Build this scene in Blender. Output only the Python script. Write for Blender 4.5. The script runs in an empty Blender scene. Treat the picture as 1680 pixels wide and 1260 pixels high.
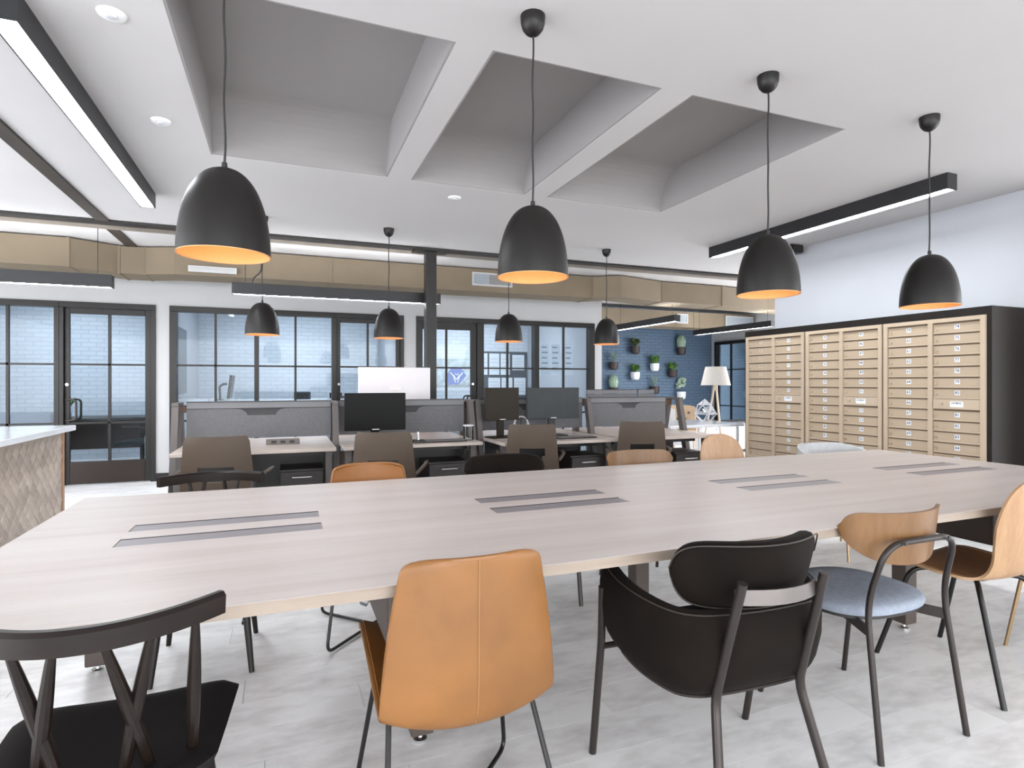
import bpy, math, random
from mathutils import Vector, Matrix
random.seed(7)
scn = bpy.context.scene
COL = scn.collection
PI = math.pi

# ---------------------------------------------------------------- camera
cd = bpy.data.cameras.new('camera')
cd.sensor_width = 36.0
cd.lens = 36.0 * 949.9 / 1680.0
cd.shift_y = -3.2 / 1680.0
cd.clip_start = 0.02
cd.clip_end = 100
cam = bpy.data.objects.new('camera', cd)
COL.objects.link(cam)
cam.location = (0, 0, 1.25)
cam.rotation_euler = (PI / 2, 0, -math.radians(21.583))
scn.camera = cam

# ---------------------------------------------------------------- world, daylight and added fill lamps, exposure
w = bpy.data.worlds.new('world')
scn.world = w
w.use_nodes = True
bg = w.node_tree.nodes['Background']
bg.inputs[0].default_value = (0.90, 0.95, 1.0, 1)
bg.inputs[1].default_value = 1.0
scn.view_settings.view_transform = 'Standard'
scn.view_settings.look = 'None'
scn.view_settings.gamma = 1.0
scn.view_settings.use_curve_mapping = False
scn.view_settings.exposure = 0.98


def area(name, loc, rot, sx, sy, energy, col=(1, 1, 1)):
    l = bpy.data.lights.new(name, 'AREA')
    l.shape = 'RECTANGLE'
    l.size = sx
    l.size_y = sy
    l.energy = energy
    l.color = col
    o = bpy.data.objects.new(name, l)
    COL.objects.link(o)
    o.location = loc
    o.rotation_euler = rot
    return o


# daylight from the glazed street front behind the camera, then three added fill lamps
area('daylight_front', (1.0, -6.3, 1.4), (PI / 2, 0, 0), 13.0, 2.7, 335, (0.96, 0.98, 1.0))
area('daylight_left', (-5.8, 2.0, 1.4), (PI / 2, 0, -PI / 2), 10.0, 2.7, 250, (0.94, 0.97, 1.0))  # unseen fill lamp added at the left to even out the room
area('daylight_right', (10.2, -1.6, 1.4), (PI / 2, 0, PI / 2), 8.0, 2.7, 120, (0.97, 0.98, 1.0))  # unseen fill lamp added to lift the floor under the table
area('daylight_lounge', (9.5, 6.95, 1.4), (PI / 2, 0, PI / 2), 2.9, 2.7, 120, (0.97, 0.98, 1.0))  # unseen fill lamp added to brighten the back area


# ---------------------------------------------------------------- materials
MATS = {}


def _nodes(m):
    m.use_nodes = True
    nt = m.node_tree
    return nt, nt.nodes, nt.links, nt.nodes['Principled BSDF']


def _coord(nt, scale=(1, 1, 1), loc=(0, 0, 0), obj=True):
    tc = nt.nodes.new('ShaderNodeTexCoord')
    mp = nt.nodes.new('ShaderNodeMapping')
    mp.inputs['Scale'].default_value = scale
    mp.inputs['Location'].default_value = loc
    nt.links.new(tc.outputs['Object'], mp.inputs['Vector'])
    return mp.outputs['Vector']


def mat(name, col, rough=0.5, metal=0.0, var=0.06, scale=6.0, bump=0.0, bscale=60.0, spec=None, sheen=0.0, stretch=(1, 1, 1), coat=0.0):
    m = bpy.data.materials.new(name)
    nt, N, L, P = _nodes(m)
    v = _coord(nt, stretch)
    nz = N.new('ShaderNodeTexNoise')
    nz.inputs['Scale'].default_value = scale
    nz.inputs['Detail'].default_value = 4
    L.new(v, nz.inputs['Vector'])
    r = N.new('ShaderNodeValToRGB')
    r.color_ramp.elements[0].position = 0.3
    r.color_ramp.elements[1].position = 0.7
    r.color_ramp.elements[0].color = tuple(c * (1 - var) for c in col) + (1,)
    r.color_ramp.elements[1].color = tuple(min(1, c * (1 + var)) for c in col) + (1,)
    L.new(nz.outputs['Fac'], r.inputs['Fac'])
    L.new(r.outputs['Color'], P.inputs['Base Color'])
    P.inputs['Roughness'].default_value = rough
    P.inputs['Metallic'].default_value = metal
    if spec is not None:
        P.inputs['Specular IOR Level'].default_value = spec
    if sheen:
        P.inputs['Sheen Weight'].default_value = sheen
    if coat:
        P.inputs['Coat Weight'].default_value = coat
        P.inputs['Coat Roughness'].default_value = 0.15
    if bump:
        n2 = N.new('ShaderNodeTexNoise')
        n2.inputs['Scale'].default_value = bscale
        n2.inputs['Detail'].default_value = 3
        L.new(v, n2.inputs['Vector'])
        b = N.new('ShaderNodeBump')
        b.inputs['Strength'].default_value = bump
        b.inputs['Distance'].default_value = 0.003
        L.new(n2.outputs['Fac'], b.inputs['Height'])
        L.new(b.outputs['Normal'], P.inputs['Normal'])
    MATS[name] = m
    return m


def wood(name, c1, c2, stretch, rough=0.4, scale=5.0, spec=0.5, island=0.0, lo=0.45, hi=0.9):
    """grain: noise stretched along one axis, two octaves"""
    m = bpy.data.materials.new(name)
    nt, N, L, P = _nodes(m)
    v = _coord(nt, stretch)
    a = N.new('ShaderNodeTexNoise')
    a.inputs['Scale'].default_value = scale
    a.inputs['Detail'].default_value = 6
    a.inputs['Roughness'].default_value = 0.6
    L.new(v, a.inputs['Vector'])
    b = N.new('ShaderNodeTexNoise')
    b.inputs['Scale'].default_value = scale * 7
    b.inputs['Detail'].default_value = 3
    L.new(v, b.inputs['Vector'])
    mx = N.new('ShaderNodeMath')
    mx.operation = 'MULTIPLY_ADD'
    L.new(b.outputs['Fac'], mx.inputs[0])
    mx.inputs[1].default_value = 0.35
    L.new(a.outputs['Fac'], mx.inputs[2])
    r = N.new('ShaderNodeValToRGB')
    r.color_ramp.elements[0].position = lo
    r.color_ramp.elements[1].position = hi
    r.color_ramp.elements[0].color = c1 + (1,)
    r.color_ramp.elements[1].color = c2 + (1,)
    L.new(mx.outputs[0], r.inputs['Fac'])
    out = r.outputs['Color']
    if island:
        oi = N.new('ShaderNodeObjectInfo')
        hs = N.new('ShaderNodeHueSaturation')
        mm = N.new('ShaderNodeMath')
        mm.operation = 'MULTIPLY_ADD'
        mm.inputs[1].default_value = island
        mm.inputs[2].default_value = 1 - island / 2
        L.new(oi.outputs['Random'], mm.inputs[0])
        L.new(mm.outputs[0], hs.inputs['Value'])
        L.new(out, hs.inputs['Color'])
        out = hs.outputs['Color']
    L.new(out, P.inputs['Base Color'])
    P.inputs['Roughness'].default_value = rough
    P.inputs['Specular IOR Level'].default_value = spec
    MATS[name] = m
    return m


def brick_mat(name, col, mortar, bw, bh, plane='xz', rough=0.6):
    m = bpy.data.materials.new(name)
    nt, N, L, P = _nodes(m)
    tc = N.new('ShaderNodeTexCoord')
    sp = N.new('ShaderNodeSeparateXYZ')
    cb = N.new('ShaderNodeCombineXYZ')
    L.new(tc.outputs['Object'], sp.inputs[0])
    L.new(sp.outputs['X' if plane == 'xz' else 'Y'], cb.inputs['X'])
    L.new(sp.outputs['Z'], cb.inputs['Y'])
    bt = N.new('ShaderNodeTexBrick')
    bt.inputs['Scale'].default_value = 1.0
    bt.inputs['Brick Width'].default_value = bw
    bt.inputs['Row Height'].default_value = bh
    bt.inputs['Mortar Size'].default_value = 0.008
    bt.inputs['Mortar Smooth'].default_value = 0.3
    bt.inputs['Color1'].default_value = col + (1,)
    bt.inputs['Color2'].default_value = tuple(c * 0.93 for c in col) + (1,)
    bt.inputs['Mortar'].default_value = mortar + (1,)
    L.new(cb.outputs[0], bt.inputs['Vector'])
    L.new(bt.outputs['Color'], P.inputs['Base Color'])
    b = N.new('ShaderNodeBump')
    b.inputs['Strength'].default_value = 0.6
    b.inputs['Distance'].default_value = 0.01
    b.invert = True
    L.new(bt.outputs['Fac'], b.inputs['Height'])
    L.new(b.outputs['Normal'], P.inputs['Normal'])
    P.inputs['Roughness'].default_value = rough
    MATS[name] = m
    return m


def emis(name, col, strength):
    m = bpy.data.materials.new(name)
    nt, N, L, P = _nodes(m)
    P.inputs['Base Color'].default_value = (0.8, 0.8, 0.8, 1)
    v = _coord(nt)
    nz = N.new('ShaderNodeTexNoise')
    nz.inputs['Scale'].default_value = 2.0
    L.new(v, nz.inputs['Vector'])
    r = N.new('ShaderNodeValToRGB')
    r.color_ramp.elements[0].color = tuple(c * 0.98 for c in col) + (1,)
    r.color_ramp.elements[1].color = col + (1,)
    L.new(nz.outputs['Fac'], r.inputs['Fac'])
    L.new(r.outputs['Color'], P.inputs['Emission Color'])
    P.inputs['Emission Strength'].default_value = strength
    MATS[name] = m
    return m


def glass(name, tint, refl=1.0):
    """thin pane: transparent with fresnel reflection"""
    m = bpy.data.materials.new(name)
    m.use_nodes = True
    nt = m.node_tree
    N, L = nt.nodes, nt.links
    N.clear()
    o = N.new('ShaderNodeOutputMaterial')
    t = N.new('ShaderNodeBsdfTransparent')
    t.inputs[0].default_value = tint + (1,)
    g = N.new('ShaderNodeBsdfGlossy')
    g.inputs['Roughness'].default_value = 0.02
    f = N.new('ShaderNodeFresnel')
    f.inputs['IOR'].default_value = 1.4
    ml = N.new('ShaderNodeMath')
    ml.operation = 'MULTIPLY'
    ml.inputs[1].default_value = refl
    L.new(f.outputs[0], ml.inputs[0])
    mx = N.new('ShaderNodeMixShader')
    L.new(ml.outputs[0], mx.inputs[0])
    L.new(t.outputs[0], mx.inputs[1])
    L.new(g.outputs[0], mx.inputs[2])
    L.new(mx.outputs[0], o.inputs[0])
    MATS[name] = m
    return m


M_ceil = mat('ceiling_paint', (0.56, 0.547, 0.543), 0.9, var=0.015, scale=1.5)
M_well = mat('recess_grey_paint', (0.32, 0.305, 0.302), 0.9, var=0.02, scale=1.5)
M_wall = mat('wall_paint', (0.48, 0.48, 0.485), 0.85, var=0.02, scale=2)
M_wallw = mat('wall_paint_cool', (0.52, 0.535, 0.57), 0.85, var=0.02, scale=2)
M_floor_sub = mat('floor_joint', (0.55, 0.54, 0.53), 0.8)
M_plank = wood('whitewashed_plank', (0.62, 0.605, 0.60), (0.96, 0.96, 0.965), (0.8, 2.0, 1), 0.30, 1.6, 0.5, island=0.05, lo=0.42, hi=0.70)
M_table = wood('pale_oak_laminate', (0.50, 0.445, 0.415), (0.61, 0.565, 0.54), (0.35, 6.0, 3.0), 0.34, 1.8, 0.5)
M_tedge = wood('oak_edge_band', (0.27, 0.215, 0.17), (0.36, 0.295, 0.24), (0.5, 6, 6), 0.45, 2.5)
M_desk = wood('desk_laminate', (0.44, 0.37, 0.325), (0.58, 0.50, 0.45), (0.5, 6, 3), 0.4, 2.0)
M_black = mat('black_metal', (0.018, 0.016, 0.015), 0.42, var=0.1)
M_bronze = mat('dark_bronze_aluminium', (0.018, 0.016, 0.0155), 0.4, 0.3, var=0.1)
M_bronze2 = mat('bronze_kick_plate', (0.022, 0.013, 0.009), 0.35, 0.2, var=0.1)
M_beam = mat('brown_steel', (0.045, 0.035, 0.028), 0.55, var=0.15)
M_beamface = mat('taupe_flange', (0.20, 0.17, 0.14), 0.6, var=0.1)
M_lamp = mat('pendant_charcoal', (0.0065, 0.0052, 0.0045), 0.42, 0.0, var=0.05, spec=0.35)
M_lampin = mat('pendant_copper_lining', (0.80, 0.41, 0.17), 0.5, 0.1, var=0.04)
M_bulb = emis('warm_bulb', (1.0, 0.66, 0.38), 9)
M_cord = mat('black_cord', (0.012, 0.012, 0.012), 0.6)
M_led = emis('led_lens', (0.93, 0.96, 1.0), 30)
M_ledup = emis('led_uplight', (0.95, 0.97, 1.0), 9)  # upward glow added to the hanging bars
M_led2 = emis('office_panel', (0.84, 0.92, 1.0), 8.5)  # glow of the added office panels
M_led3 = emis('office_panel_bright', (0.88, 0.94, 1.0), 13)  # stronger glow, added to lift the right office
M_fix = mat('black_fixture', (0.020, 0.020, 0.022), 0.42, 0.2, var=0.1)
M_duct = mat('duct_tan_paint', (0.205, 0.160, 0.107), 0.7, var=0.06, scale=3)
M_white = mat('white_enamel', (0.80, 0.80, 0.80), 0.5, var=0.02)
M_regwhite = mat('register_white', (0.52, 0.52, 0.52), 0.6, var=0.02)
M_grille = mat('grey_louvre', (0.36, 0.40, 0.44), 0.5, var=0.05)
M_brick = brick_mat('white_painted_brick', (0.72, 0.755, 0.80), (0.60, 0.635, 0.68), 0.21, 0.07)
M_blue = brick_mat('slate_blue_brick', (0.095, 0.155, 0.235), (0.065, 0.105, 0.16), 0.21, 0.07)
M_bluey = brick_mat('pale_blue_brick', (0.42, 0.55, 0.68), (0.33, 0.45, 0.57), 0.21, 0.07, 'yz')
M_glass = glass('pane_glass', (0.90, 0.945, 0.98), 0.6)
M_clear = glass('clear_glass', (0.96, 0.98, 0.98), 1.0)
M_mailbox = mat('champagne_metal', (0.50, 0.395, 0.285), 0.45, 0.15, var=0.03, scale=3)
M_mailrim = mat('champagne_frame', (0.56, 0.45, 0.335), 0.42, 0.15, var=0.03, scale=3)
M_slot = mat('mailbox_shadow_gap', (0.16, 0.11, 0.07), 0.7)
M_case = mat('mail_case_black', (0.013, 0.010, 0.0085), 0.5, var=0.1, spec=0.25)
M_lock = mat('lock_brass', (0.62, 0.54, 0.42), 0.3, 0.8)
M_label = mat('label_white', (0.82, 0.85, 0.88), 0.5, var=0.02)
M_labelb = mat('label_beige', (0.62, 0.53, 0.43), 0.5, var=0.02)
M_ink = mat('ink_navy', (0.03, 0.05, 0.12), 0.6)
M_quartz = mat('white_quartz', (0.80, 0.82, 0.85), 0.16, var=0.03, scale=4, coat=0.3)
M_tile = wood('taupe_tile', (0.40, 0.325, 0.265), (0.55, 0.47, 0.40), (3, 3, 3), 0.5, 2.0, 0.4, island=0.35)
M_grout = mat('tile_grout', (0.40, 0.35, 0.31), 0.8)
M_tiletrim = mat('copper_trim', (0.42, 0.25, 0.15), 0.5, var=0.2)
M_tan = mat('tan_leather', (0.235, 0.100, 0.026), 0.42, var=0.22, scale=4, bump=0.12, bscale=220)
M_tan_in = mat('cognac_leather', (0.28, 0.110, 0.026), 0.42, var=0.16, scale=5, bump=0.12, bscale=220)
M_stitch = mat('leather_stitch', (0.33, 0.17, 0.065), 0.6)
M_velvet = mat('dark_brown_velvet', (0.0065, 0.004, 0.0027), 0.8, var=0.35, scale=4, bump=0.1, bscale=160, sheen=0.015, spec=0.12)
M_pipe = mat('velvet_piping', (0.022, 0.016, 0.012), 0.5)
M_gun = mat('gunmetal_tube', (0.040, 0.033, 0.030), 0.33, 0.5, var=0.08)
M_gunlt = mat('satin_steel', (0.20, 0.18, 0.17), 0.35, 0.7, var=0.05)
M_rodblk = mat('black_rod', (0.016, 0.015, 0.015), 0.35, 0.4)
M_walnut = wood('oak_veneer_back', (0.15, 0.07, 0.022), (0.225, 0.115, 0.045), (4, 4, 0.6), 0.38, 3)
M_oak = wood('light_oak_ply', (0.36, 0.205, 0.105), (0.48, 0.30, 0.165), (7, 7, 0.7), 0.42, 3)
M_oakseat = wood('honey_oak_seat', (0.16, 0.05, 0.004), (0.27, 0.10, 0.013), (7, 1.0, 1), 0.38, 3)
M_blueseat = mat('blue_grey_fabric', (0.285, 0.32, 0.385), 0.9, var=0.10, scale=60, bump=0.3, bscale=400)
M_greyfab = mat('light_grey_fabric', (0.50, 0.51, 0.52), 0.9, var=0.06, scale=30, bump=0.2, bscale=300)
M_brass = mat('brass_tube', (0.40, 0.27, 0.15), 0.35, 0.8, var=0.05)
M_blkwood = mat('black_stained_wood', (0.011, 0.0068, 0.0052), 0.34, spec=0.3, var=0.25, scale=6, stretch=(1, 1, 6))
M_blkseat = mat('black_seat', (0.005, 0.004, 0.004), 0.6, var=0.2, spec=0.2)
M_taupe = mat('taupe_plastic', (0.078, 0.056, 0.040), 0.5, var=0.04, spec=0.3)
M_taupe2 = mat('dark_seat_fabric', (0.02, 0.03, 0.033), 0.85)
M_screenfab = mat('grey_screen_fabric', (0.145, 0.145, 0.152), 0.9, var=0.08, scale=50, bump=0.3, bscale=300)
M_screenrail = mat('grey_screen_rail', (0.18, 0.18, 0.19), 0.6)
M_notch = mat('notch_dark_fabric', (0.07, 0.068, 0.07), 0.9)
M_frame = mat('desk_frame_grey', (0.12, 0.105, 0.10), 0.5, var=0.05)
M_brownrail = mat('brown_top_rail', (0.085, 0.045, 0.028), 0.5, var=0.2)
M_ped = mat('black_pedestal', (0.014, 0.010, 0.008), 0.4, var=0.2)
M_chrome = mat('chrome', (0.70, 0.70, 0.70), 0.2, 1.0, var=0.02)
M_scr = mat('monitor_black', (0.004, 0.004, 0.004), 0.4, var=0.1, spec=0.12)
M_scr2 = mat('monitor_slate', (0.035, 0.040, 0.042), 0.45, var=0.1, spec=0.25)
M_scr3 = mat('monitor_dark_brown', (0.022, 0.016, 0.010), 0.45, var=0.1, spec=0.2)
M_silver = mat('silver_case', (0.66, 0.65, 0.68), 0.4, 0.1, var=0.02)
M_shade = mat('linen_shade', (0.66, 0.62, 0.57), 0.9, var=0.04, scale=40)
M_paleWood = wood('pale_beech', (0.62, 0.50, 0.38), (0.76, 0.64, 0.50), (5, 5, 0.8), 0.45, 3)
M_tuft = mat('tufted_beige', (0.52, 0.39, 0.27), 0.85, var=0.1)
M_button = mat('tuft_button', (0.16, 0.10, 0.07), 0.7)
M_leaf = mat('leaf_green', (0.10, 0.24, 0.035), 0.5, var=0.4, scale=20)
M_leafd = mat('leaf_olive', (0.10, 0.12, 0.03), 0.5, var=0.4, scale=20)
M_leafp = mat('leaf_pale', (0.33, 0.44, 0.33), 0.6, var=0.3, scale=20)
M_potw = mat('pot_white', (0.80, 0.82, 0.85), 0.4, var=0.02)
M_potd = mat('pot_brown', (0.045, 0.030, 0.028), 0.5, var=0.1)
M_soil = mat('soil', (0.03, 0.02, 0.015), 0.95, var=0.3, scale=30)
M_paper = mat('paper', (0.78, 0.80, 0.83), 0.8, var=0.02)
M_board = mat('pinboard_slate', (0.085, 0.095, 0.11), 0.8)
M_banner = mat('banner_grey', (0.42, 0.48, 0.50), 0.8, var=0.35, scale=8)
M_bannerb = mat('banner_blue', (0.12, 0.18, 0.46), 0.7)
M_tv = mat('tv_slate', (0.105, 0.125, 0.145), 0.35, var=0.05)
M_flap = mat('cable_flap_grey', (0.27, 0.255, 0.275), 0.4, 0.3, var=0.04)
M_slate = mat('sofa_slate', (0.20, 0.22, 0.26), 0.9, var=0.06)
M_legpanel = mat('table_leg_brown', (0.075, 0.055, 0.046), 0.5, var=0.06)
M_boxgrey = mat('cable_box_grey', (0.16, 0.14, 0.13), 0.5, var=0.05)
M_plug = mat('plug_grey', (0.17, 0.18, 0.18), 0.5)
M_doorwood = wood('brown_door_trim', (0.16, 0.06, 0.015), (0.26, 0.11, 0.03), (5, 5, 0.7), 0.5, 3)


# ---------------------------------------------------------------- geometry helpers
def frange(a, b, n):
    return [a + (b - a) * i / (n - 1) for i in range(n)]


def fillet(pts, r, n=5, closed=False):
    P = [Vector(p) for p in pts]
    out = []
    N = len(P)
    for i in range(N):
        if not closed and (i == 0 or i == N - 1):
            out.append(P[i])
            continue
        a, b, c = P[i - 1], P[i], P[(i + 1) % N]
        d1, d2 = (a - b), (c - b)
        l1, l2 = d1.length, d2.length
        rr = min(r, l1 * 0.48, l2 * 0.48)
        p1, p2 = b + d1.normalized() * rr, b + d2.normalized() * rr
        for k in range(n):
            t = k / (n - 1)
            out.append(p1 * (1 - t) ** 2 + b * 2 * t * (1 - t) + p2 * t * t)
    return out


def catmull(P, m=3):
    """smooth a list of tuples, m steps per span"""
    out = []
    n = len(P)
    for i in range(n - 1):
        p0, p1, p2, p3 = P[max(i - 1, 0)], P[i], P[i + 1], P[min(i + 2, n - 1)]
        for k in range(m):
            t = k / m
            out.append(tuple(.5 * (2 * b + (c - a) * t + (2 * a - 5 * b + 4 * c - d) * t * t + (3 * b - a - 3 * c + d) * t ** 3) for a, b, c, d in zip(p0, p1, p2, p3)))
    out.append(tuple(P[-1]))
    return out


class MB:
    def __init__(s):
        s.v = []
        s.f = []

    def add(s, vs, fs):
        o = len(s.v)
        s.v += [tuple(v) for v in vs]
        s.f += [tuple(i + o for i in f) for f in fs]
        return s

    def box(s, x0, x1, y0, y1, z0, z1, b=0.0, M=None):
        if b <= 0:
            vs = [(x, y, z) for z in (z0, z1) for y in (y0, y1) for x in (x0, x1)]
            fs = [(0, 2, 3, 1), (4, 5, 7, 6), (0, 1, 5, 4), (2, 6, 7, 3), (0, 4, 6, 2), (1, 3, 7, 5)]
        else:
            b = min(b, abs(x1 - x0) * .49, abs(y1 - y0) * .49, abs(z1 - z0) * .49)
            X, Y, Z = (x0, x1), (y0, y1), (z0, z1)
            vs = []
            idx = {}
            for i in (0, 1):
                for j in (0, 1):
                    for k in (0, 1):
                        sx, sy, sz = (1 - 2 * i) * b, (1 - 2 * j) * b, (1 - 2 * k) * b
                        for a, (dx, dy, dz) in enumerate(((0, sy, sz), (sx, 0, sz), (sx, sy, 0))):
                            idx[(i, j, k, a)] = len(vs)
                            vs.append((X[i] + dx, Y[j] + dy, Z[k] + dz))
            g = lambda i, j, k, a: idx[(i, j, k, a)]
            fs = []
            for i in (0, 1):
                f = [g(i, 0, 0, 0), g(i, 1, 0, 0), g(i, 1, 1, 0), g(i, 0, 1, 0)]
                fs.append(f if i else f[::-1])
                f = [g(0, i, 0, 1), g(0, i, 1, 1), g(1, i, 1, 1), g(1, i, 0, 1)]
                fs.append(f if i else f[::-1])
                f = [g(0, 0, i, 2), g(1, 0, i, 2), g(1, 1, i, 2), g(0, 1, i, 2)]
                fs.append(f if i else f[::-1])
            for i in (0, 1):
                for j in (0, 1):
                    fs.append([g(i, j, 0, 0), g(i, j, 0, 1), g(i, j, 1, 1), g(i, j, 1, 0)])
                    fs.append([g(i, 0, j, 0), g(i, 0, j, 2), g(i, 1, j, 2), g(i, 1, j, 0)])
                    fs.append([g(0, i, j, 1), g(0, i, j, 2), g(1, i, j, 2), g(1, i, j, 1)])
                    for k in (0, 1):
                        fs.append([g(i, j, k, 0), g(i, j, k, 1), g(i, j, k, 2)])
        if M is not None:
            vs = [tuple(M @ Vector(v)) for v in vs]
        return s.add(vs, fs)

    def tube(s, pts, r, n=10, closed=False, radii=None, cap=True, flat=None):
        P = [Vector(p) for p in pts]
        N = len(P)
        T = []
        for i in range(N):
            if closed:
                t = P[(i + 1) % N] - P[i - 1]
            else:
                t = P[min(i + 1, N - 1)] - P[max(i - 1, 0)]
            T.append(t.normalized())
        up = Vector((0, 0, 1)) if abs(T[0].z) < 0.9 else Vector((1, 0, 0))
        nrm = (up - T[0] * up.dot(T[0])).normalized()
        vs = []
        for i in range(N):
            nrm = nrm - T[i] * nrm.dot(T[i])
            nrm.normalize()
            bi = T[i].cross(nrm)
            rr = radii[i] if radii else r
            for k in range(n):
                a = 2 * PI * k / n
                ca, sa = math.cos(a), math.sin(a)
                fa = flat if flat else 1.0
                vs.append(P[i] + nrm * ca * rr * fa + bi * sa * rr)
        fs = []
        R = N if closed else N - 1
        for i in range(R):
            j = (i + 1) % N
            for k in range(n):
                l = (k + 1) % n
                fs.append((i * n + k, i * n + l, j * n + l, j * n + k))
        if cap and not closed:
            fs.append(tuple(range(n))[::-1])
            fs.append(tuple((N - 1) * n + k for k in range(n)))
        return s.add(vs, fs)

    def cyl(s, p0, p1, r0, r1=None, n=12):
        return s.tube([p0, p1], r0, n, radii=[r0, r0 if r1 is None else r1])

    def lathe(s, prof, n=32, c=(0, 0, 0), cap0=False, cap1=False):
        vs = []
        for r, z in prof:
            for k in range(n):
                a = 2 * PI * k / n
                vs.append((c[0] + r * math.cos(a), c[1] + r * math.sin(a), c[2] + z))
        fs = []
        for i in range(len(prof) - 1):
            for k in range(n):
                l = (k + 1) % n
                fs.append((i * n + k, i * n + l, (i + 1) * n + l, (i + 1) * n + k))
        if cap0:
            fs.append(tuple(range(n))[::-1])
        if cap1:
            fs.append(tuple((len(prof) - 1) * n + k for k in range(n)))
        return s.add(vs, fs)

    def prism(s, poly, a0, a1, axis='z'):
        n = len(poly)
        mk = {'z': lambda p, q, a: (p, q, a), 'y': lambda p, q, a: (p, a, q), 'x': lambda p, q, a: (a, p, q)}[axis]
        vs = [mk(p, q, a0) for p, q in poly] + [mk(p, q, a1) for p, q in poly]
        fs = [tuple(range(n))[::-1], tuple(range(n, 2 * n))]
        for i in range(n):
            j = (i + 1) % n
            fs.append((i, j, n + j, n + i))
        return s.add(vs, fs)

    def surf(s, grid, th, skip=None, centre=0.0, nfun=None):
        """shell of thickness th from a grid of points; centre shifts along the normal"""
        I, J = len(grid), len(grid[0])
        G = [[Vector(p) for p in row] for row in grid]
        nr = []
        for i in range(I):
            for j in range(J):
                du = G[min(i + 1, I - 1)][j] - G[max(i - 1, 0)][j]
                dv = G[i][min(j + 1, J - 1)] - G[i][max(j - 1, 0)]
                nn = du.cross(dv)
                nr.append(Vector(nfun(i, j)) if nfun else (nn.normalized() if nn.length > 1e-9 else Vector((0, 0, 0))))
        flat = [p for row in G for p in row]
        A = [p + n * (centre - th / 2) for p, n in zip(flat, nr)]
        B = [p + n * (centre + th / 2) for p, n in zip(flat, nr)]
        nv = len(A)
        fs = []
        edges = {}
        for i in range(I - 1):
            for j in range(J - 1):
                if skip and skip(i, j):
                    continue
                q = (i * J + j, (i + 1) * J + j, (i + 1) * J + j + 1, i * J + j + 1)
                fs.append(tuple(x + nv for x in q))
                fs.append(q[::-1])
                for a, b in zip(q, q[1:] + q[:1]):
                    if (b, a) in edges:
                        del edges[(b, a)]
                    else:
                        edges[(a, b)] = 1
        for a, b in edges:
            fs.append((a, b, b + nv, a + nv))
        return s.add(A + B, fs)

    def loft(s, rings):
        """closed skin through rings of equal point count, ends capped"""
        n = len(rings[0])
        vs = [p for rg in rings for p in rg]
        fs = []
        for i in range(len(rings) - 1):
            for k in range(n):
                l = (k + 1) % n
                fs.append((i * n + k, i * n + l, (i + 1) * n + l, (i + 1) * n + k))
        fs.append(tuple(range(n))[::-1])
        fs.append(tuple((len(rings) - 1) * n + k for k in range(n)))
        return s.add(vs, fs)

    def ball(s, c, r, n=12, m=8, sc=(1, 1, 1)):
        prof = [(math.sin(PI * i / m), -math.cos(PI * i / m)) for i in range(m + 1)]
        vs = []
        for rr, z in prof:
            for k in range(n):
                a = 2 * PI * k / n
                vs.append((c[0] + r * sc[0] * rr * math.cos(a), c[1] + r * sc[1] * rr * math.sin(a), c[2] + r * sc[2] * z))
        fs = []
        for i in range(m):
            for k in range(n):
                l = (k + 1) % n
                fs.append((i * n + k, i * n + l, (i + 1) * n + l, (i + 1) * n + k))
        return s.add(vs, fs)

    def mesh(s, name, material, smooth=True, angle=35):
        me = bpy.data.meshes.new(name)
        me.from_pydata(s.v, [], s.f)
        me.validate()
        me.update()
        if material:
            me.materials.append(material)
        if smooth:
            me.shade_smooth()
            me.set_sharp_from_angle(angle=math.radians(angle))
        return me

    def build(s, name, material, parent=None, smooth=True, angle=35):
        return link(name, s.mesh(name, material, smooth, angle), parent)


def link(name, me, parent=None, loc=None):
    o = bpy.data.objects.new(name, me)
    COL.objects.link(o)
    if parent is not None:
        o.parent = parent
    if loc is not None:
        o.location = loc
    return o


def tag(o, label, cat, group=None):
    o['label'] = label
    o['category'] = cat
    if group:
        o['group'] = group
    return o


def thing(name, label, cat, loc=(0, 0, 0), rz=0.0, group=None):
    o = bpy.data.objects.new(name, None)
    COL.objects.link(o)
    o.empty_display_size = 0.1
    o.location = loc
    o.rotation_euler = (0, 0, rz)
    return tag(o, label, cat, group)


def struct(o, label=None):
    o['kind'] = 'structure'
    if label:
        o['label'] = label
    return o


def sroot(name, label, loc=(0, 0, 0)):
    o = bpy.data.objects.new(name, None)
    COL.objects.link(o)
    o.location = loc
    return struct(o, label)


def copy_tree(o, parent=None):
    c = o.copy()
    COL.objects.link(c)
    if parent is not None:
        c.parent = parent
    for ch in list(o.children):
        copy_tree(ch, c)
    return c


def dup(root, loc, rz, label):
    c = copy_tree(root)
    c.location = loc
    c.rotation_euler = (0, 0, rz)
    c['label'] = label
    return c


def B(x0, x1, y0, y1, z0, z1, b=0.0):
    return MB().box(x0, x1, y0, y1, z0, z1, b)


# ================================================================ STRUCTURE
ZC = 2.80          # ceiling
YB = 8.44          # glazed back wall
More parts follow.
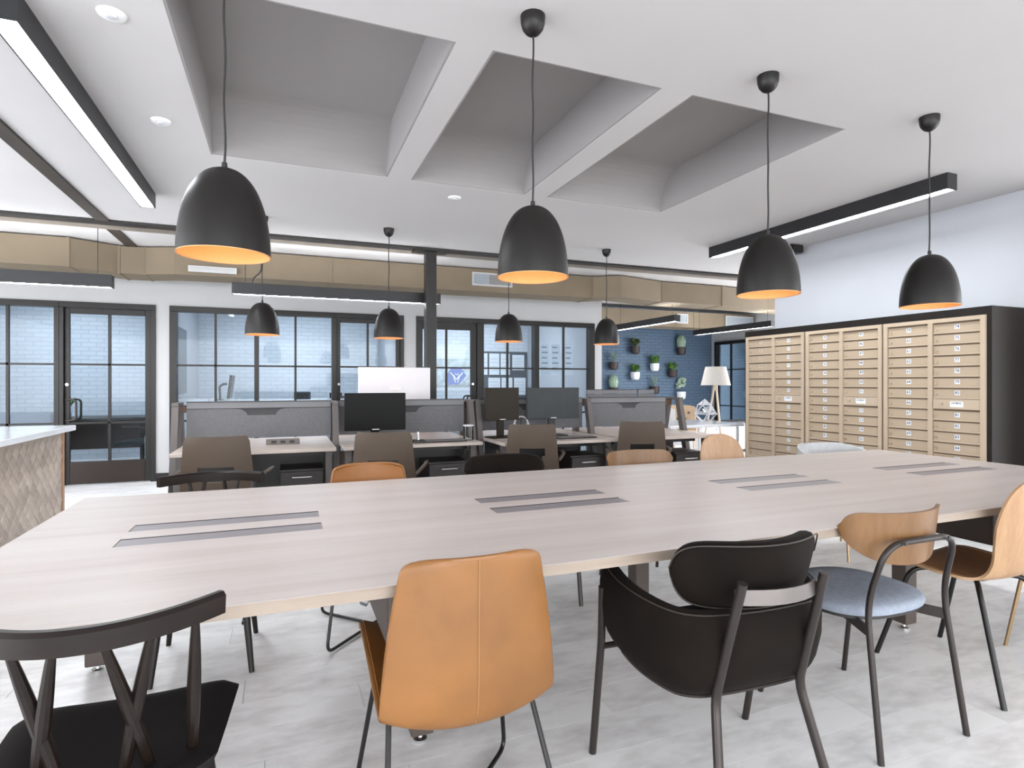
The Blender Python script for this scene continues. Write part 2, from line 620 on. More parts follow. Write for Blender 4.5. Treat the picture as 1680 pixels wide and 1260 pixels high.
# --- floor: joint-coloured bed with planks on top
fl = B(-6.2, 10.4, -6.4, 11.6, -0.12, -0.004).build('floor', M_floor_sub, smooth=False)
struct(fl, 'whitewashed wood plank floor')
PW, PL = 0.195, 1.22
plank_me = B(0, PL - 0.002, 0, PW - 0.002, -0.006, 0.0).mesh('plank', M_plank, smooth=False)
cand = []
row = 0
y = -6.3
while y < 11.5:
    x = -6.1 - (row * 0.437) % PL
    while x < 10.3:
        cx, cy = x + PL / 2, y + PW / 2
        dd = cx * math.sin(math.radians(21.58)) + cy * math.cos(math.radians(21.58))
        lat = cx * math.cos(math.radians(21.58)) - cy * math.sin(math.radians(21.58))
        vis = dd > 1.3 and abs(lat) < dd * 0.98
        # how large it shows: near ones first, those the counter, cases and walls hide come last
        score = dd if vis and cy < 8.4 and not (cx > 5.1 and cy < 5.4) and cx > -2.9 else 50 + dd
        cand.append((score, x, y))
        x += PL
    y += PW
    row += 1
cand.sort()
for sc, x, y in cand[:300]:
    link('plank', plank_me, fl, (x, y, 0.0))
rest = MB()
for sc, x, y in cand[300:]:
    rest.box(x, x + PL - 0.002, y, y + PW - 0.002, -0.006, 0.0)
ro = rest.build('far_planks', M_plank, fl, smooth=False)
ro['kind'] = 'stuff'

# --- ceiling with three recessed wells
WELL = [(-0.455, 0.735), (0.912, 1.862), (2.055, 3.208)]
WY0, WY1, WZ = 2.548, 4.42, 3.13
cl = MB()
cl.box(-6.2, 10.4, -6.4, WY0, ZC, ZC + 0.5)
cl.box(-6.2, 10.4, WY1, 11.6, ZC, ZC + 0.5)
xs = [-6.2] + [v for wl in WELL for v in wl] + [10.4]
for i in range(0, len(xs), 2):
    cl.box(xs[i], xs[i + 1], WY0, WY1, ZC, ZC + 0.5)
ce = cl.build('ceiling', M_ceil, smooth=False)
struct(ce, 'white plaster ceiling with three recessed wells')
for k, (a, b) in enumerate(WELL):
    q = MB()
    t = 0.012
    q.box(a, b, WY0, WY1 - .30, WZ, WZ + 0.1)
    for i in range(10):
        a0, a1 = i / 10 * PI / 2, (i + 1) / 10 * PI / 2
        cy, cz, rr = WY1 - t - .30, WZ - .30, .30
        y0_, z0_, y1_, z1_ = cy + rr * math.cos(a0), cz + rr * math.sin(a0), cy + rr * math.cos(a1), cz + rr * math.sin(a1)
        q.add([(a, y0_, z0_), (b, y0_, z0_), (b, y1_, z1_), (a, y1_, z1_)], [(0, 1, 2, 3)])
    q.box(a, a + t, WY0, WY1, ZC + 0.002, WZ)
    q.box(b - t, b, WY0, WY1, ZC + 0.002, WZ)
    q.box(a + t, b - t, WY0, WY0 + t, ZC + 0.002, WZ)
    q.box(a + t, b - t, WY1 - t, WY1, ZC + 0.002, WZ)
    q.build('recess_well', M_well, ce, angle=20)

# --- back wall (header and piers around the glazing)
bw = MB()
ZH = 2.22
bw.box(-6.2, 4.95, YB, YB + 0.14, ZH, ZC)
bw.box(-6.2, -4.3, YB, YB + 0.14, 0, ZH)
bw.box(-1.49, -1.34, YB, YB + 0.14, 0, ZH)
bw.box(1.64, 1.82, YB, YB + 0.14, 0, ZH)
bw.box(4.81, 4.95, YB, YB + 0.14, 0, ZH)
struct(bw.build('wall_back', M_wall, smooth=False), 'white wall around the black framed office glazing')
struct(B(-1.49, -1.34, YB - 0.015, YB, 0, 0.10).build('baseboard_back', M_bronze, smooth=False), 'dark baseboard on the pier between two glass fronts')
# rooms behind the glazing
struct(B(-6.2, 4.95, 11.3, 11.5, 0, ZC).build('wall_brick', M_brick, smooth=False), 'white painted brick wall behind the glass offices')
struct(B(-1.46, -1.36, YB + 0.14, 11.3, 0, ZC).build('wall_partition_left', M_wallw, smooth=False), 'white partition between two glass offices')
struct(B(1.70, 1.80, YB + 0.14, 11.3, 0, ZC).build('wall_partition_mid', M_wallw, smooth=False), 'white partition beside the glass door office')
struct(B(4.83, 4.95, YB + 0.14, 11.3, 0, ZC).build('wall_partition_right', M_wallw, smooth=False), 'white wall end beside the blue brick wall')
# blue brick wall and right side
struct(B(4.95, 9.75, 11.2, 11.4, 0, ZC).build('wall_blue', M_blue, smooth=False), 'slate blue brick wall hung with plant pots')
wr = MB()
wr.box(5.55, 5.70, 2.62, 5.36, 0, ZC)
struct(wr.build('wall_right', M_wallw, smooth=False), 'white wall above the mailbox case')
wf = MB()
wf.box(9.6, 9.75, 5.2, 11.2, 2.20, ZC)
wf.box(9.6, 9.75, 11.06, 11.2, 0, 2.20)
wf.box(9.6, 9.75, 5.2, 9.6, 0, 2.2)
struct(wf.build('wall_far_right', M_wall, smooth=False), 'white wall around the far corner window')
struct(B(5.70, 9.75, 5.2, 5.36, 0, ZC).build('wall_return', M_wall, smooth=False), 'white return wall behind the mailbox wall')
struct(B(10.2, 10.4, 5.2, 11.6, 0, ZC).build('wall_outside', M_bluey, smooth=False), 'blue brick wall seen through the corner window')
struct(B(-6.2, -6.0, -6.4, 11.5, 0, ZC).build('wall_left', M_wallw, smooth=False), 'white wall far left')
struct(B(5.46, 5.55, 2.55, 2.62, 0, ZC).build('trim_1', M_doorwood, smooth=False), 'brown wood edge trim at the right wall')

# --- steel beams and column
b2 = struct(MB().box(-6.0, 6.4, 6.69, 6.87, 2.778, ZC).build('trim_2', M_beamface, smooth=False), 'dark steel beam across the ceiling')
B(-6.0, 6.4, 6.55, 6.69, 2.776, ZC).build('shadow_channel', M_black, b2, smooth=False)  # black strip painted in for the shade of the groove
struct(B(-1.65, -1.545, -2.5, 8.3, 2.782, ZC).build('trim_3', M_beam, smooth=False), 'dark steel beam running to the back wall')
co = thing('steel_column', 'dark steel column rising behind the desks to the ceiling beam', 'column', (1.60, 6.64, 0))
MB().box(-0.062, 0.062, -0.062, 0.062, 0.012, 2.765, 0.006).build('post', M_bronze, co)
MB().box(-0.20, 0.20, -0.10, 0.10, 2.762, 2.772).build('cap_plate', M_bronze, co)
MB().box(-0.12, 0.12, -0.12, 0.12, 0.0, 0.012).build('base_plate', M_bronze, co)


# ---------------------------------------------------------------- glazing
def glazing(name, label, x0, x1, members, muntins, panes_x, zs=(0.75, 1.465), ztop=2.22, zglass=2.15, zb=0.08):
    r = sroot(name, label, (0, YB, 0))
    d0, d1 = -0.02, 0.12
    B(x0, x1, d0, d1, zglass, ztop, .003).build('head_rail', M_bronze, r)
    B(x0, x1, d0, d1, 0, zb, .003).build('bottom_rail', M_bronze, r)
    for a, b in members:
        B(a, b, d0, d1, zb, zglass, .003).build('mullion', M_bronze, r)
    for m in muntins:
        B(m - .014, m + .014, .03, .07, zb, zglass).build('muntin', M_bronze, r)
    for a, b in panes_x:
        for z in zs:
            B(a, b, .03, .07, z - .012, z + .012).build('muntin', M_bronze, r)
    cells = sorted(set([m for ab in panes_x for m in ab]))
    for a, b in panes_x:
        cuts = [a] + [m for m in muntins if a < m < b] + [b]
        zc = [zb] + list(zs) + [zglass]
        for c0, c1 in zip(cuts, cuts[1:]):
            for q0, q1 in zip(zc, zc[1:]):
                MB().box(c0, c1, .047, .053, q0, q1).build('pane', M_glass, r, smooth=False)
    return r


def glass_door(name, label, x0, x1, jl, jr, g0, g1, munt, zg0, zg1, hx, hside, zs=(0.75, 1.465)):
    r = sroot(name, label, (0, YB, 0))
    for a, b in ((x0, jl), (jr, x1)):
        B(a, b, -.02, .12, 0, 2.15, .003).build('jamb', M_bronze, r)
    B(x0, x1, -.02, .12, 2.15, 2.22, .003).build('head', M_bronze, r)
    leaf = B(jl + .004, g0, .02, .065, 0.012, 2.145, .003).build('stile', M_bronze, r)
    B(g1, jr - .004, .02, .065, 0.012, 2.145, .003).build('stile', M_bronze, r)
    B(g0, g1, .02, .065, zg1, 2.145, .003).build('top_rail', M_bronze, r)
    B(g0, g1, .02, .065, 0.012, zg0, .003).build('kick_plate', M_bronze2, r)
    B(munt - .014, munt + .014, .025, .06, zg0, zg1).build('muntin', M_bronze, r)
    for z in zs:
        B(g0, g1, .025, .06, z - .012, z + .012).build('muntin', M_bronze, r)
    zc = [zg0] + list(zs) + [zg1]
    for c0, c1 in ((g0, munt), (munt, g1)):
        for q0, q1 in zip(zc, zc[1:]):
            MB().box(c0, c1, .04, .046, q0, q1).build('pane', M_glass, r, smooth=False)
    h = MB()
    for sgn, yb in ((-1, .02), (1, .065)):
        yy = yb + sgn * .07
        hx2 = hx + hside * .11
        h.tube(fillet([(hx, yb, 1.04), (hx, yy, 1.04), (hx2, yy, 1.04), (hx2, yy, .79), (hx, yy, .79), (hx, yb, .79)], .05), .013, 8)
    h.build('pull_handle', M_gun, r)
    MB().cyl((hx - hside * 0.0, .02, 1.22), (hx, .012, 1.22), .018, n=12).build('lock_cylinder', M_chrome, r)
    return r


glazing('window_1', 'black framed office glazing at far left', -4.3, -2.49, [(-4.3, -4.24), (-2.54, -2.49)], [-3.65, -3.0], [(-4.24, -2.54)])
glass_door('door_1', 'black framed glass door beside the tiled counter', -2.49, -1.49, -2.445, -1.545, -2.395, -1.61, -1.99, 0.28, 2.08, -2.42, 1)
glazing('window_2', 'black framed office glazing in the middle', -1.34, 0.69, [(-1.34, -1.26), (-.355, -.30), (.635, .69)], [-.82, .16], [(-1.26, -.355), (-.30, .635)])
glass_door('door_2', 'black framed glass door behind the white monitor', 0.69, 1.64, .705, 1.59, .752, 1.53, 1.13, 0.28, 2.09, .73, 1)
glass_door('door_3', 'black framed glass door beside the steel column', 1.82, 2.84, 1.885, 2.765, 1.925, 2.67, 2.29, 0.28, 2.04, 2.70, -1)
glazing('window_3', 'black framed office glazing near the blue wall', 2.84, 4.81, [(2.84, 2.87), (3.72, 3.80), (4.72, 4.81)], [3.28, 4.26], [(2.87, 3.72), (3.80, 4.72)])
w4 = sroot('window_4', 'tall black framed window in the far right corner')
for a, b, c, d in ((9.56, 9.66, 9.6, 9.66), (9.56, 9.66, 11.0, 11.06)):
    B(a, b, c, d, 0, 2.20).build('mullion', M_bronze, w4)
B(9.56, 9.66, 9.66, 11.0, 2.13, 2.20).build('head_rail', M_bronze, w4)
B(9.56, 9.66, 9.66, 11.0, 0, .06).build('bottom_rail', M_bronze, w4)
B(9.59, 9.63, 10.54, 10.57, .06, 2.13).build('muntin', M_bronze, w4)
for z in (.70, 1.54):
    B(9.59, 9.63, 9.66, 11.0, z - .012, z + .012).build('muntin', M_bronze, w4)
zc = [.06, .70, 1.54, 2.13]
for c0, c1 in ((9.66, 10.55), (10.55, 11.0)):
    for q0, q1 in zip(zc, zc[1:]):
        B(9.606, 9.612, c0, c1, q0, q1).build('pane', M_glass, w4, smooth=False)

# ================================================================ CEILING SERVICES
# --- main duct: follows the jogs seen along the back
def duct_run(name, label, path, z0, z1, depth, joints):
    r = thing(name, label, 'duct', (0, 0, 0))
    front = [Vector((x, y, 0)) for x, y in path]
    for i in range(len(front) - 1):
        a, b = front[i], front[i + 1]
        poly = [(a.x, a.y), (b.x, b.y), (b.x, b.y + depth), (a.x, a.y + depth)]
        MB().prism(poly, z0, z1).build('duct_section', M_duct, r, smooth=False)
    for x, y in joints:
        B(x - .012, x + .012, y - .008, y + depth, z0 - .008, z1 + .004).build('seam_flange', M_duct, r, smooth=False)
    return r


duct_run('ceiling_duct', 'long tan rectangular air duct hung along the glazed back wall', [(-5.8, 7.45), (-2.12, 7.45), (-1.72, 7.70), (-1.47, 7.68), (-1.15, 7.54), (-0.1, 7.47), (2.0, 7.47), (4.2, 7.42), (4.53, 7.18), (5.39, 7.39), (6.55, 7.39), (7.6, 7.5), (9.55, 7.55)],
         2.478, 2.785, 0.46, [(-3.4, 7.45), (-2.12, 7.45), (-1.72, 7.70), (-1.47, 7.68), (0.55, 7.47), (1.85, 7.47), (4.2, 7.42), (5.39, 7.39), (6.55, 7.39)])
duct_run('ceiling_duct', 'second tan air duct above the blue brick wall', [(4.97, 9.8), (7.0, 9.8), (8.0, 9.8), (9.55, 9.8)], 2.38, 2.70, 0.5, [(7.95, 9.8), (9.0, 9.8)])


def register(label, x0, x1, y, z0, z1, n=6):
    r = thing('air_register', label, 'vent', ((x0 + x1) / 2, y, (z0 + z1) / 2))
    hw, hh = (x1 - x0) / 2, (z1 - z0) / 2
    f = MB()
    t = .022
    f.box(-hw, hw, -.02, 0, hh - t, hh).box(-hw, hw, -.02, 0, -hh, -hh + t)
    f.box(-hw, -hw + t, -.02, 0, -hh + t, hh - t).box(hw - t, hw, -.02, 0, -hh + t, hh - t)
    f.build('frame', M_regwhite, r, smooth=False)
    B(-hw + t, hw - t, -.006, 0, -hh + t, hh - t).build('backing', M_grille, r, smooth=False)
    for k in range(n):
        z = -hh + t + (2 * hh - 2 * t) * (k + .5) / n
        B(-hw + t, hw - t, -.016, -.006, z - .006, z + .003).build('slat', M_regwhite if n < 5 else M_grille, r, smooth=False)
    return r


register('white framed air register on the duct behind the second big pendant', 2.37, 2.95, 7.462, 2.555, 2.735, 6)
register('narrow white air register on the duct behind the first big pendant', -1.0, -.50, 7.466, 2.505, 2.575, 3)
register('small square air register on the second duct', 7.50, 7.77, 9.79, 2.455, 2.65, 5)
register('wide white air register above the far right corner', 8.75, 9.5, 9.79, 2.42, 2.66, 5)


# --- linear LED fixtures
def led(label, c, length, axis, z0, z1, wdt=0.11, hang=0.0, lens=M_led):
    r = thing('linear_light', label, 'light fixture', (c[0], c[1], z0))
    h = z1 - z0
    L2, W2 = length / 2, wdt / 2
    sw = (lambda a, b, c_, d, e, f: (a, b, c_, d, e, f)) if axis == 'x' else (lambda a, b, c_, d, e, f: (c_, d, a, b, e, f))
    m = MB()
    m.box(*sw(-L2, L2, -W2, -W2 + .008, 0, h)).box(*sw(-L2, L2, W2 - .008, W2, 0, h))
    if not hang:
        m.box(*sw(-L2, L2, -W2 + .008, W2 - .008, h - .01, h))
    m.build('housing', M_fix, r, smooth=False)
    for s_ in (-1, 1):
        e0, e1 = sorted((s_ * L2, s_ * (L2 + .008)))
        B(*sw(e0, e1, -W2, W2, 0, h)).build('end_cap', M_fix, r, smooth=False)
    B(*sw(-L2 + .004, L2 - .004, -W2 + .008, W2 - .008, 0.010, 0.03)).build('lens', lens, r, smooth=False)
    if hang:
        B(*sw(-L2 + .02, L2 - .02, -W2 + .008, W2 - .008, h - .05, h - .035)).build('uplight_lens', M_ledup, r, smooth=False)  # hidden upward glow added to brighten the ceiling
        for s_ in (-1, 1):
            p = (s_ * (L2 - .12), 0) if axis == 'x' else (0, s_ * (L2 - .12))
            MB().cyl((p[0], p[1], h), (p[0], p[1], h + hang), .003, n=6).build('hanger_cable', M_cord, r)
    return r


led('long black LED bar on the ceiling at upper left', (-1.03, 4.185), 2.65, 'y', 2.68, ZC)
led('long black LED bar on the ceiling at upper right', (4.617, 4.08), 2.56, 'y', 2.68, ZC)
led('hanging black LED bar left of the big pendant, above the door', (-2.80, 6.90), 2.40, 'x', 2.195, 2.32, hang=.47)
f2 = led('hanging black LED bar in front of the middle glazing', (0.635, 6.90), 2.27, 'x', 2.195, 2.32, hang=.47)
MB().tube(fillet([(-.95, 0, .10), (-.93, .02, .20), (-.86, .05, .26), (-.84, .06, .48)], .08), .008, 8).build('power_cable', M_cord, f2)
led('slanting black LED bar beside the small air register', (5.72, 8.33), 1.75, 'y', 2.195, 2.30, hang=.48)
led('black LED bar in front of the far right corner', (7.78, 8.55), 2.0, 'y', 2.195, 2.30, hang=.48)
sb = thing('ceiling_box', 'short black box on the ceiling near the mailbox wall', 'box', (5.385, 5.1, 2.71))
B(-.09, .09, -.22, .22, 0, .09, .004).build('shell', M_fix, sb)
B(-.075, .075, -.235, -.22, .01, .08).build('end_plate', M_gun, sb)
for x, lab in ((-3.2, 'left'), (0.2, 'middle'), (3.3, 'right')):  # out-of-view panels added to brighten the glass offices
    r = thing('office_light', 'LED panel on the ceiling of the %s glass office' % lab, 'light fixture', (x, 10.0, 2.66))
    B(-.62, .62, -.32, .32, .03, .10).build('housing', M_white, r, smooth=False)
    B(-.58, .58, -.28, .28, .018, .03).build('lens', M_led3 if x > 2 else M_led2, r, smooth=False)

# --- ceiling discs
for i, (x, y, lab) in enumerate(((-.67, 2.885, 'white ceiling detector nearest the camera at upper left'), (-.672, 3.96, 'white ceiling detector beside the first recessed well'), (1.34, 4.70, 'white ceiling detector behind the second recessed well'))):
    r = thing('ceiling_detector', lab, 'detector', (x, y, ZC))
    MB().lathe([(0.0, -.012), (.045, -.012), (.052, -.008), (.056, 0)], 28, cap1=False).build('flange', M_white, r)
    MB().lathe([(0.0, -.018), (.018, -.018), (.022, -.012)], 20).build('sensor', M_silver, r)
    MB().box(-.012, .012, -.003, .003, -.020, -.0175).build('slot', M_grille, r)


# --- pendants
def pendant():
    r = thing('pendant_lamp', 'pendant', 'lamp')
    R, Hh = .15, .30
    z0 = 1.694
    prof = []
    for i in range(19):
        t = i / 18
        # bell: straight skirt then rounded crown
        a = t * PI / 2
        prof.append((R * (math.cos(a) ** 0.82), z0 + Hh * math.sin(a)))
    prof[0] = (R, z0)
    prof.insert(1, (R * 0.998, z0 + .012))
    MB().lathe(prof, 48).build('shade', M_lamp, r, angle=60)
    inner = [(max(0.001, a * .975 - .002), z - .004 if z > z0 + .02 else z) for a, z in prof]
    MB().lathe(inner[::-1], 48).build('shade_lining', M_lampin, r, angle=60)
    MB().lathe([(R, z0), (R + .001, z0 - .003), (R - .004, z0 - .003), (R - .006, z0 + .001)], 48).build('rim', M_lampin, r)
    MB().lathe([(.0, z0 + Hh + .022), (.009, z0 + Hh + .022), (.010, z0 + Hh), (.012, z0 + Hh - .01)], 14).build('cord_grip', M_cord, r)
    zt, zb = 2.72, z0 + Hh + .02
    pts = []
    for i in range(25):
        t = i / 24
        z = zb + (zt - zb) * t
        pts.append((.0025 * math.sin(t * 15), .002 * math.cos(t * 11), z))
    MB().tube(pts, .0042, 8).build('cord', M_cord, r)
    MB().lathe([(0.0, 2.715), (.012, 2.716), (.030, 2.727), (.044, 2.745), (.051, 2.768), (.053, ZC)], 28).build('canopy', M_lamp, r)
    MB().lathe([(.016, z0 + .20), (.018, z0 + .27), (.010, z0 + .29)], 14).build('socket', M_lamp, r)
    MB().ball((0, 0, z0 + .155), .036, 14, 10, (1, 1, 1.25)).build('bulb', M_bulb, r)
    return r


p0 = pendant()
PX = [-.19, .985, 2.285, 3.515]
LP = ['nearest large charcoal pendant lamp, leftmost over the long table', 'large charcoal pendant lamp over the long table, second from left', 'large charcoal pendant lamp over the long table, third from left', 'large charcoal pendant lamp in front of the mailboxes, rightmost over the table']
LQ = ['small far charcoal pendant under the hanging LED bar, leftmost of the far row', 'small far charcoal pendant left of the steel column', 'small far charcoal pendant right of the steel column', 'small far charcoal pendant against the blue wall, rightmost of the far row']
first = True
for y, LL in ((2.25, LP), (5.90, LQ)):
    for x, lab in zip(PX, LL):
        o = p0 if first else copy_tree(p0)
        first = False
        o.location = (x + (.0 if y < 3 else .01), y, 0)
        o['label'] = lab
        o['group'] = 'pendants over the long table' if y < 3 else 'pendants over the desks'

# ================================================================ LONG TABLE
TX0, TX1, TY0, TY1, TZ = -.81, 4.19, 1.462, 3.055, .74
tb = thing('long_table', 'long pale oak communal table with inset grey cable flaps', 'table', ((TX0 + TX1) / 2, (TY0 + TY1) / 2, 0))
ox, oy = (TX0 + TX1) / 2, (TY0 + TY1) / 2
SOCK = [(-.49, .13), (.775, 1.38), (2.04, 2.645), (3.25, 3.905)]
# top, cut round the cable flaps
yc = [TY0, 2.112, 2.212, 2.312, 2.412, TY1]
tp = MB()
tp.box(TX0 - ox, TX1 - ox, TY0 - oy, TY1 - oy, TZ - .030, TZ - .004, .002)
for k in range(5):
    if k in (1, 3):
        xs = [TX0] + [v for s_ in SOCK for v in s_] + [TX1]
        for i in range(0, len(xs), 2):
            tp.box(xs[i] - ox, xs[i + 1] - ox, yc[k] - oy, yc[k + 1] - oy, TZ - .004, TZ)
    else:
        tp.box(TX0 - ox, TX1 - ox, yc[k] - oy, yc[k + 1] - oy, TZ - .004, TZ)
tp.build('tabletop', M_table, tb, smooth=False)
e = MB()
e.box(TX0 - ox - .0015, TX1 - ox + .0015, TY0 - oy - .0015, TY0 - oy, TZ - .030, TZ - .001)
e.box(TX0 - ox - .0015, TX1 - ox + .0015, TY1 - oy, TY1 - oy + .0015, TZ - .030, TZ - .001)
e.box(TX0 - ox - .0015, TX0 - ox, TY0 - oy, TY1 - oy, TZ - .030, TZ - .001)
e.box(TX1 - ox, TX1 - ox + .0015, TY0 - oy, TY1 - oy, TZ - .030, TZ - .001)
e.build('edge_band', M_tedge, tb, smooth=False)
for a, b in SOCK:
    for k in (1, 3):
        fo = B(a - ox + .003, b - ox - .003, yc[k] - oy + .003, yc[k + 1] - oy - .003, TZ - .0038, TZ - .0008, .0006).build('cable_flap', M_flap, tb)
        B(a - ox + .003, b - ox - .003, yc[k + 1] - oy - .010, yc[k + 1] - oy - .004, TZ - .0012, TZ + .0006).build('finger_slot', M_black, fo, smooth=False)


def tleg(x, y, wd=.078, mat_=M_legpanel):
    m = MB()
    m.box(x - ox - wd / 2, x - ox + wd / 2, y - oy - wd / 2, y - oy + wd / 2, .035, TZ - .03, .004)
    lg = m.build('leg', mat_, tb)
    MB().lathe([(.006, .03), (.008, .012), (.024, .009), (.024, 0)], 14, (x - ox, y - oy, 0), cap1=True).lathe([(.006, .05), (.006, .01)], 10, (x - ox, y - oy, 0)).build('glide', M_chrome, lg)


for x, y in ((-.745, 2.99), (-.745, 1.53), (4.12, 2.99), (4.12, 1.53), (.446, 2.0), (2.93, 2.0), (1.69, 2.515), (.446, 2.70), (2.93, 2.70)):
    tleg(x, y)
MB().box(-2.4, 2.4, -.03, .03, .655, .705).build('under_beam', M_legpanel, tb, smooth=False)
for x0 in (.256, 2.84):
    bx = B(x0 - ox, x0 - ox + .42, 1.56 - oy, 1.95 - oy, .548, TZ - .03, .004).build('cable_box', M_legpanel, tb)
    B(x0 - ox + .006, x0 - ox + .414, 1.555 - oy, 1.56 - oy, .556, TZ - .034).build('front_plate', M_boxgrey, bx, smooth=False)
# hanging plug lead
pl = thing('plug_lead', 'grey network plug hanging on a short lead under the table', 'cable', (.30, 1.98, 0))
MB().tube(fillet([(.03, .02, .705), (.025, .01, .66), (-.01, -.01, .60), (-.035, -.02, .555)], .03), .0035, 8).build('lead', M_cord, pl)
mt = Matrix.Translation((-.045, -.024, .535)) @ Matrix.Rotation(.5, 4, 'Y')
MB().box(-.013, .013, -.010, .010, -.022, .022, .003, mt).build('plug', M_plug, pl)
MB().box(-.009, .009, -.012, .012, -.012, .012, .001, mt).build('clip', M_silver, pl)
# coil of cable on the floor
cc = thing('cable_coil', 'coil of black cable lying on the floor under the table', 'cable', (2.86, 2.26, 0))
pts = []
for i in range(180):
    a = i / 30 * 2 * PI
    rr = .105 + .012 * math.sin(i * .21) - .004 * (i // 30)
    pts.append((rr * math.cos(a), rr * math.sin(a), .010 + .008 * (i / 30) * .7))
MB().tube(pts, .0075, 6).build('cable_loops', M_cord, cc)
MB().box(.085, .125, -.015, .015, .005, .05, .004).build('tie', M_cord, cc)


# ================================================================ CHAIRS (local +Y is forward, origin on the floor)
def spindle_chair(label):
    r = thing('spindle_chair', label, 'chair')
    # seat shell, dished, edges turned slightly down
    g = []
    for i in range(15):
        t = i / 14
        y = -.20 + .42 * t
        row = []
        hw = .205 + .028 * t - .06 * max(0, .12 - t) / .12
        if t > .9:
            hw -= .03 * ((t - .9) / .1) ** 2
        for j in range(15):
            u = -1 + 2 * j / 14
            z = .455 + .018 * u * u * (1 - .5 * t) + .012 * (1 - t) ** 3 - .02 * max(0, (t - .8) / .2) ** 2 - .02 * max(0, abs(u) - .85) / .15
            row.append((u * hw, y, z))
        g.append(row)
    MB().surf(g, .030).build('seat', M_blkseat, r, angle=60)
    # top rail
    g = []
    for i in range(25):
        u = -1 + 2 * i / 24
        x = u * .222
        y = -.245 + .115 * u * u
        nx, ny = -(.23 * u) / .222, 1.0
        l = math.hypot(nx, ny)
        g.append((Vector((x, y, 0)), Vector((nx / l, ny / l, 0))))
    m = MB()
    rows = []
    prof = [(-.011, -.024), (.011, -.024), (.013, .014), (.006, .022), (-.006, .022), (-.013, .014)]
    vs = []
    for p, n in g:
        for a, z in prof:
            vs.append(p + n * a + Vector((0, 0, .786 + z)))
    k = len(prof)
    fs = []
    for i in range(len(g) - 1):
        for a in range(k):
            b = (a + 1) % k
            fs.append((i * k + a, i * k + b, (i + 1) * k + b, (i + 1) * k + a))
    fs.append(tuple(range(k))[::-1])
    fs.append(tuple((len(g) - 1) * k + a for a in range(k)))
    m.add(vs, fs)
    m.build('top_rail', M_blkwood, r, angle=30)

    def yrail(x):
        return -.245 + .115 * (x / .222) ** 2

    for xt, xb in ((-.178, -.165), (-.108, -.045), (-.040, -.100), (.040, .100), (.108, .045), (.178, .165)):
        P0 = Vector((xt, yrail(xt), .766))
        P1 = Vector((xb, -.165 + .05 * abs(xb) / .165, .452))
        n = 9
        MB().tube([P0.lerp(P1, i / (n - 1)) for i in range(n)], .008, 10, radii=[.0072 + .0062 * math.sin(PI * min(1, (i / (n - 1)) * .95 + .02)) for i in range(n)]).build('spindle', M_blkwood, r)
    for sx in (-1, 1):
        for sy in (-1, 1):
            top = Vector((sx * .145, .02 + sy * .13, .448))
            bot = Vector((sx * .19, (.02 + sy * .21), 0))
            n = 7
            MB().tube([top.lerp(bot, i / (n - 1)) for i in range(n)], .014, 12, radii=[.015, .0155, .0155, .015, .014, .0125, .011]).build('leg', M_blkwood, r)
    MB().cyl((-.16, -.15, .20), (-.155, .19, .20), .008).build('stretcher', M_blkwood, r)
    MB().cyl((.16, -.15, .20), (.155, .19, .20), .008).build('stretcher', M_blkwood, r)
    return r


def sling_chair(label):
    """leather shell on a crossed rod base"""
    r = thing('leather_chair', label, 'chair')
    # profile from seat front to top of back (y, z, half width, side lift direction weights)
    prof = [(.262, .442, .222, .034), (.235, .455, .226, .040), (.14, .442, .228, .044), (.03, .415, .228, .046), (-.06, .388, .228, .046), (-.125, .372, .228, .046), (-.175, .372, .228, .046),
            (-.208, .388, .228, .048), (-.224, .43, .228, .05), (-.230, .50, .224, .052), (-.232, .58, .216, .053), (-.233, .67, .203, .051), (-.234, .74, .191, .048), (-.235, .785, .183, .045), (-.2355, .800, .172, .043), (-.2355, .806, .160, .041)]
    g = []
    J = 17
    raw = prof
    prof = catmull(prof, 2)
    for k, (y, z, hw, lift) in enumerate(prof):
        a, b = prof[max(k - 1, 0)], prof[min(k + 1, len(prof) - 1)]
        ty, tz = b[0] - a[0], b[1] - a[1]
        l = math.hypot(ty, tz)
        ny, nz = tz / l, -ty / l       # towards the sitter
        row = []
        for j in range(J):
            u = -1 + 2 * j / (J - 1)
            c = lift * (abs(u) ** 2.2)
            row.append((u * hw, y + ny * c, z + nz * c + (0 if k < 24 else -.010 * abs(u) ** 6)))
        g.append(row)
    MB().surf(g, .016).build('shell', M_tan, r, angle=60)
    g2 = [[Vector(p) for p in rw] for rw in g]
    # inner lining in the deeper cognac tone
    MB().surf([[p for p in rw] for rw in g2], .004, centre=.0105).build('lining', M_tan_in, r, angle=60)
    # centre seam on the back and a stitched welt round the edge
    MB().tube([(0, p[0] - (.0095 if i > 7 else (.006 if i == 7 else 0)), p[1] - (.0095 if i < 7 else (.006 if i == 7 else 0))) for i, p in enumerate(raw)][5:], .0016, 6).build('centre_seam', M_stitch, r)
    edge = [g2[i][0] for i in range(len(g2))] + [g2[-1][j] for j in range(1, J)] + [g2[i][-1] for i in range(len(g2) - 2, -1, -1)]
    MB().tube(edge, .0085, 6).build('welt', M_tan, r, angle=60)
    # two bent rods crossing on the floor
    for s_ in (-1, 1):
        pts = [(s_ * .188, .14, .425), (s_ * .245, .225, .012), (-s_ * .240, -.285, .012), (-s_ * .20, -.10, .365)]
        MB().tube(fillet(pts, .05, 7), .0075, 10).build('leg_rod', M_rodblk, r)
    MB().tube([(-.19, .14, .422), (.19, .14, .422)], .007, 8).build('seat_bar', M_rodblk, r)
    MB().tube([(-.20, -.10, .362), (.20, -.10, .362)], .007, 8).build('seat_bar', M_rodblk, r)
    return r


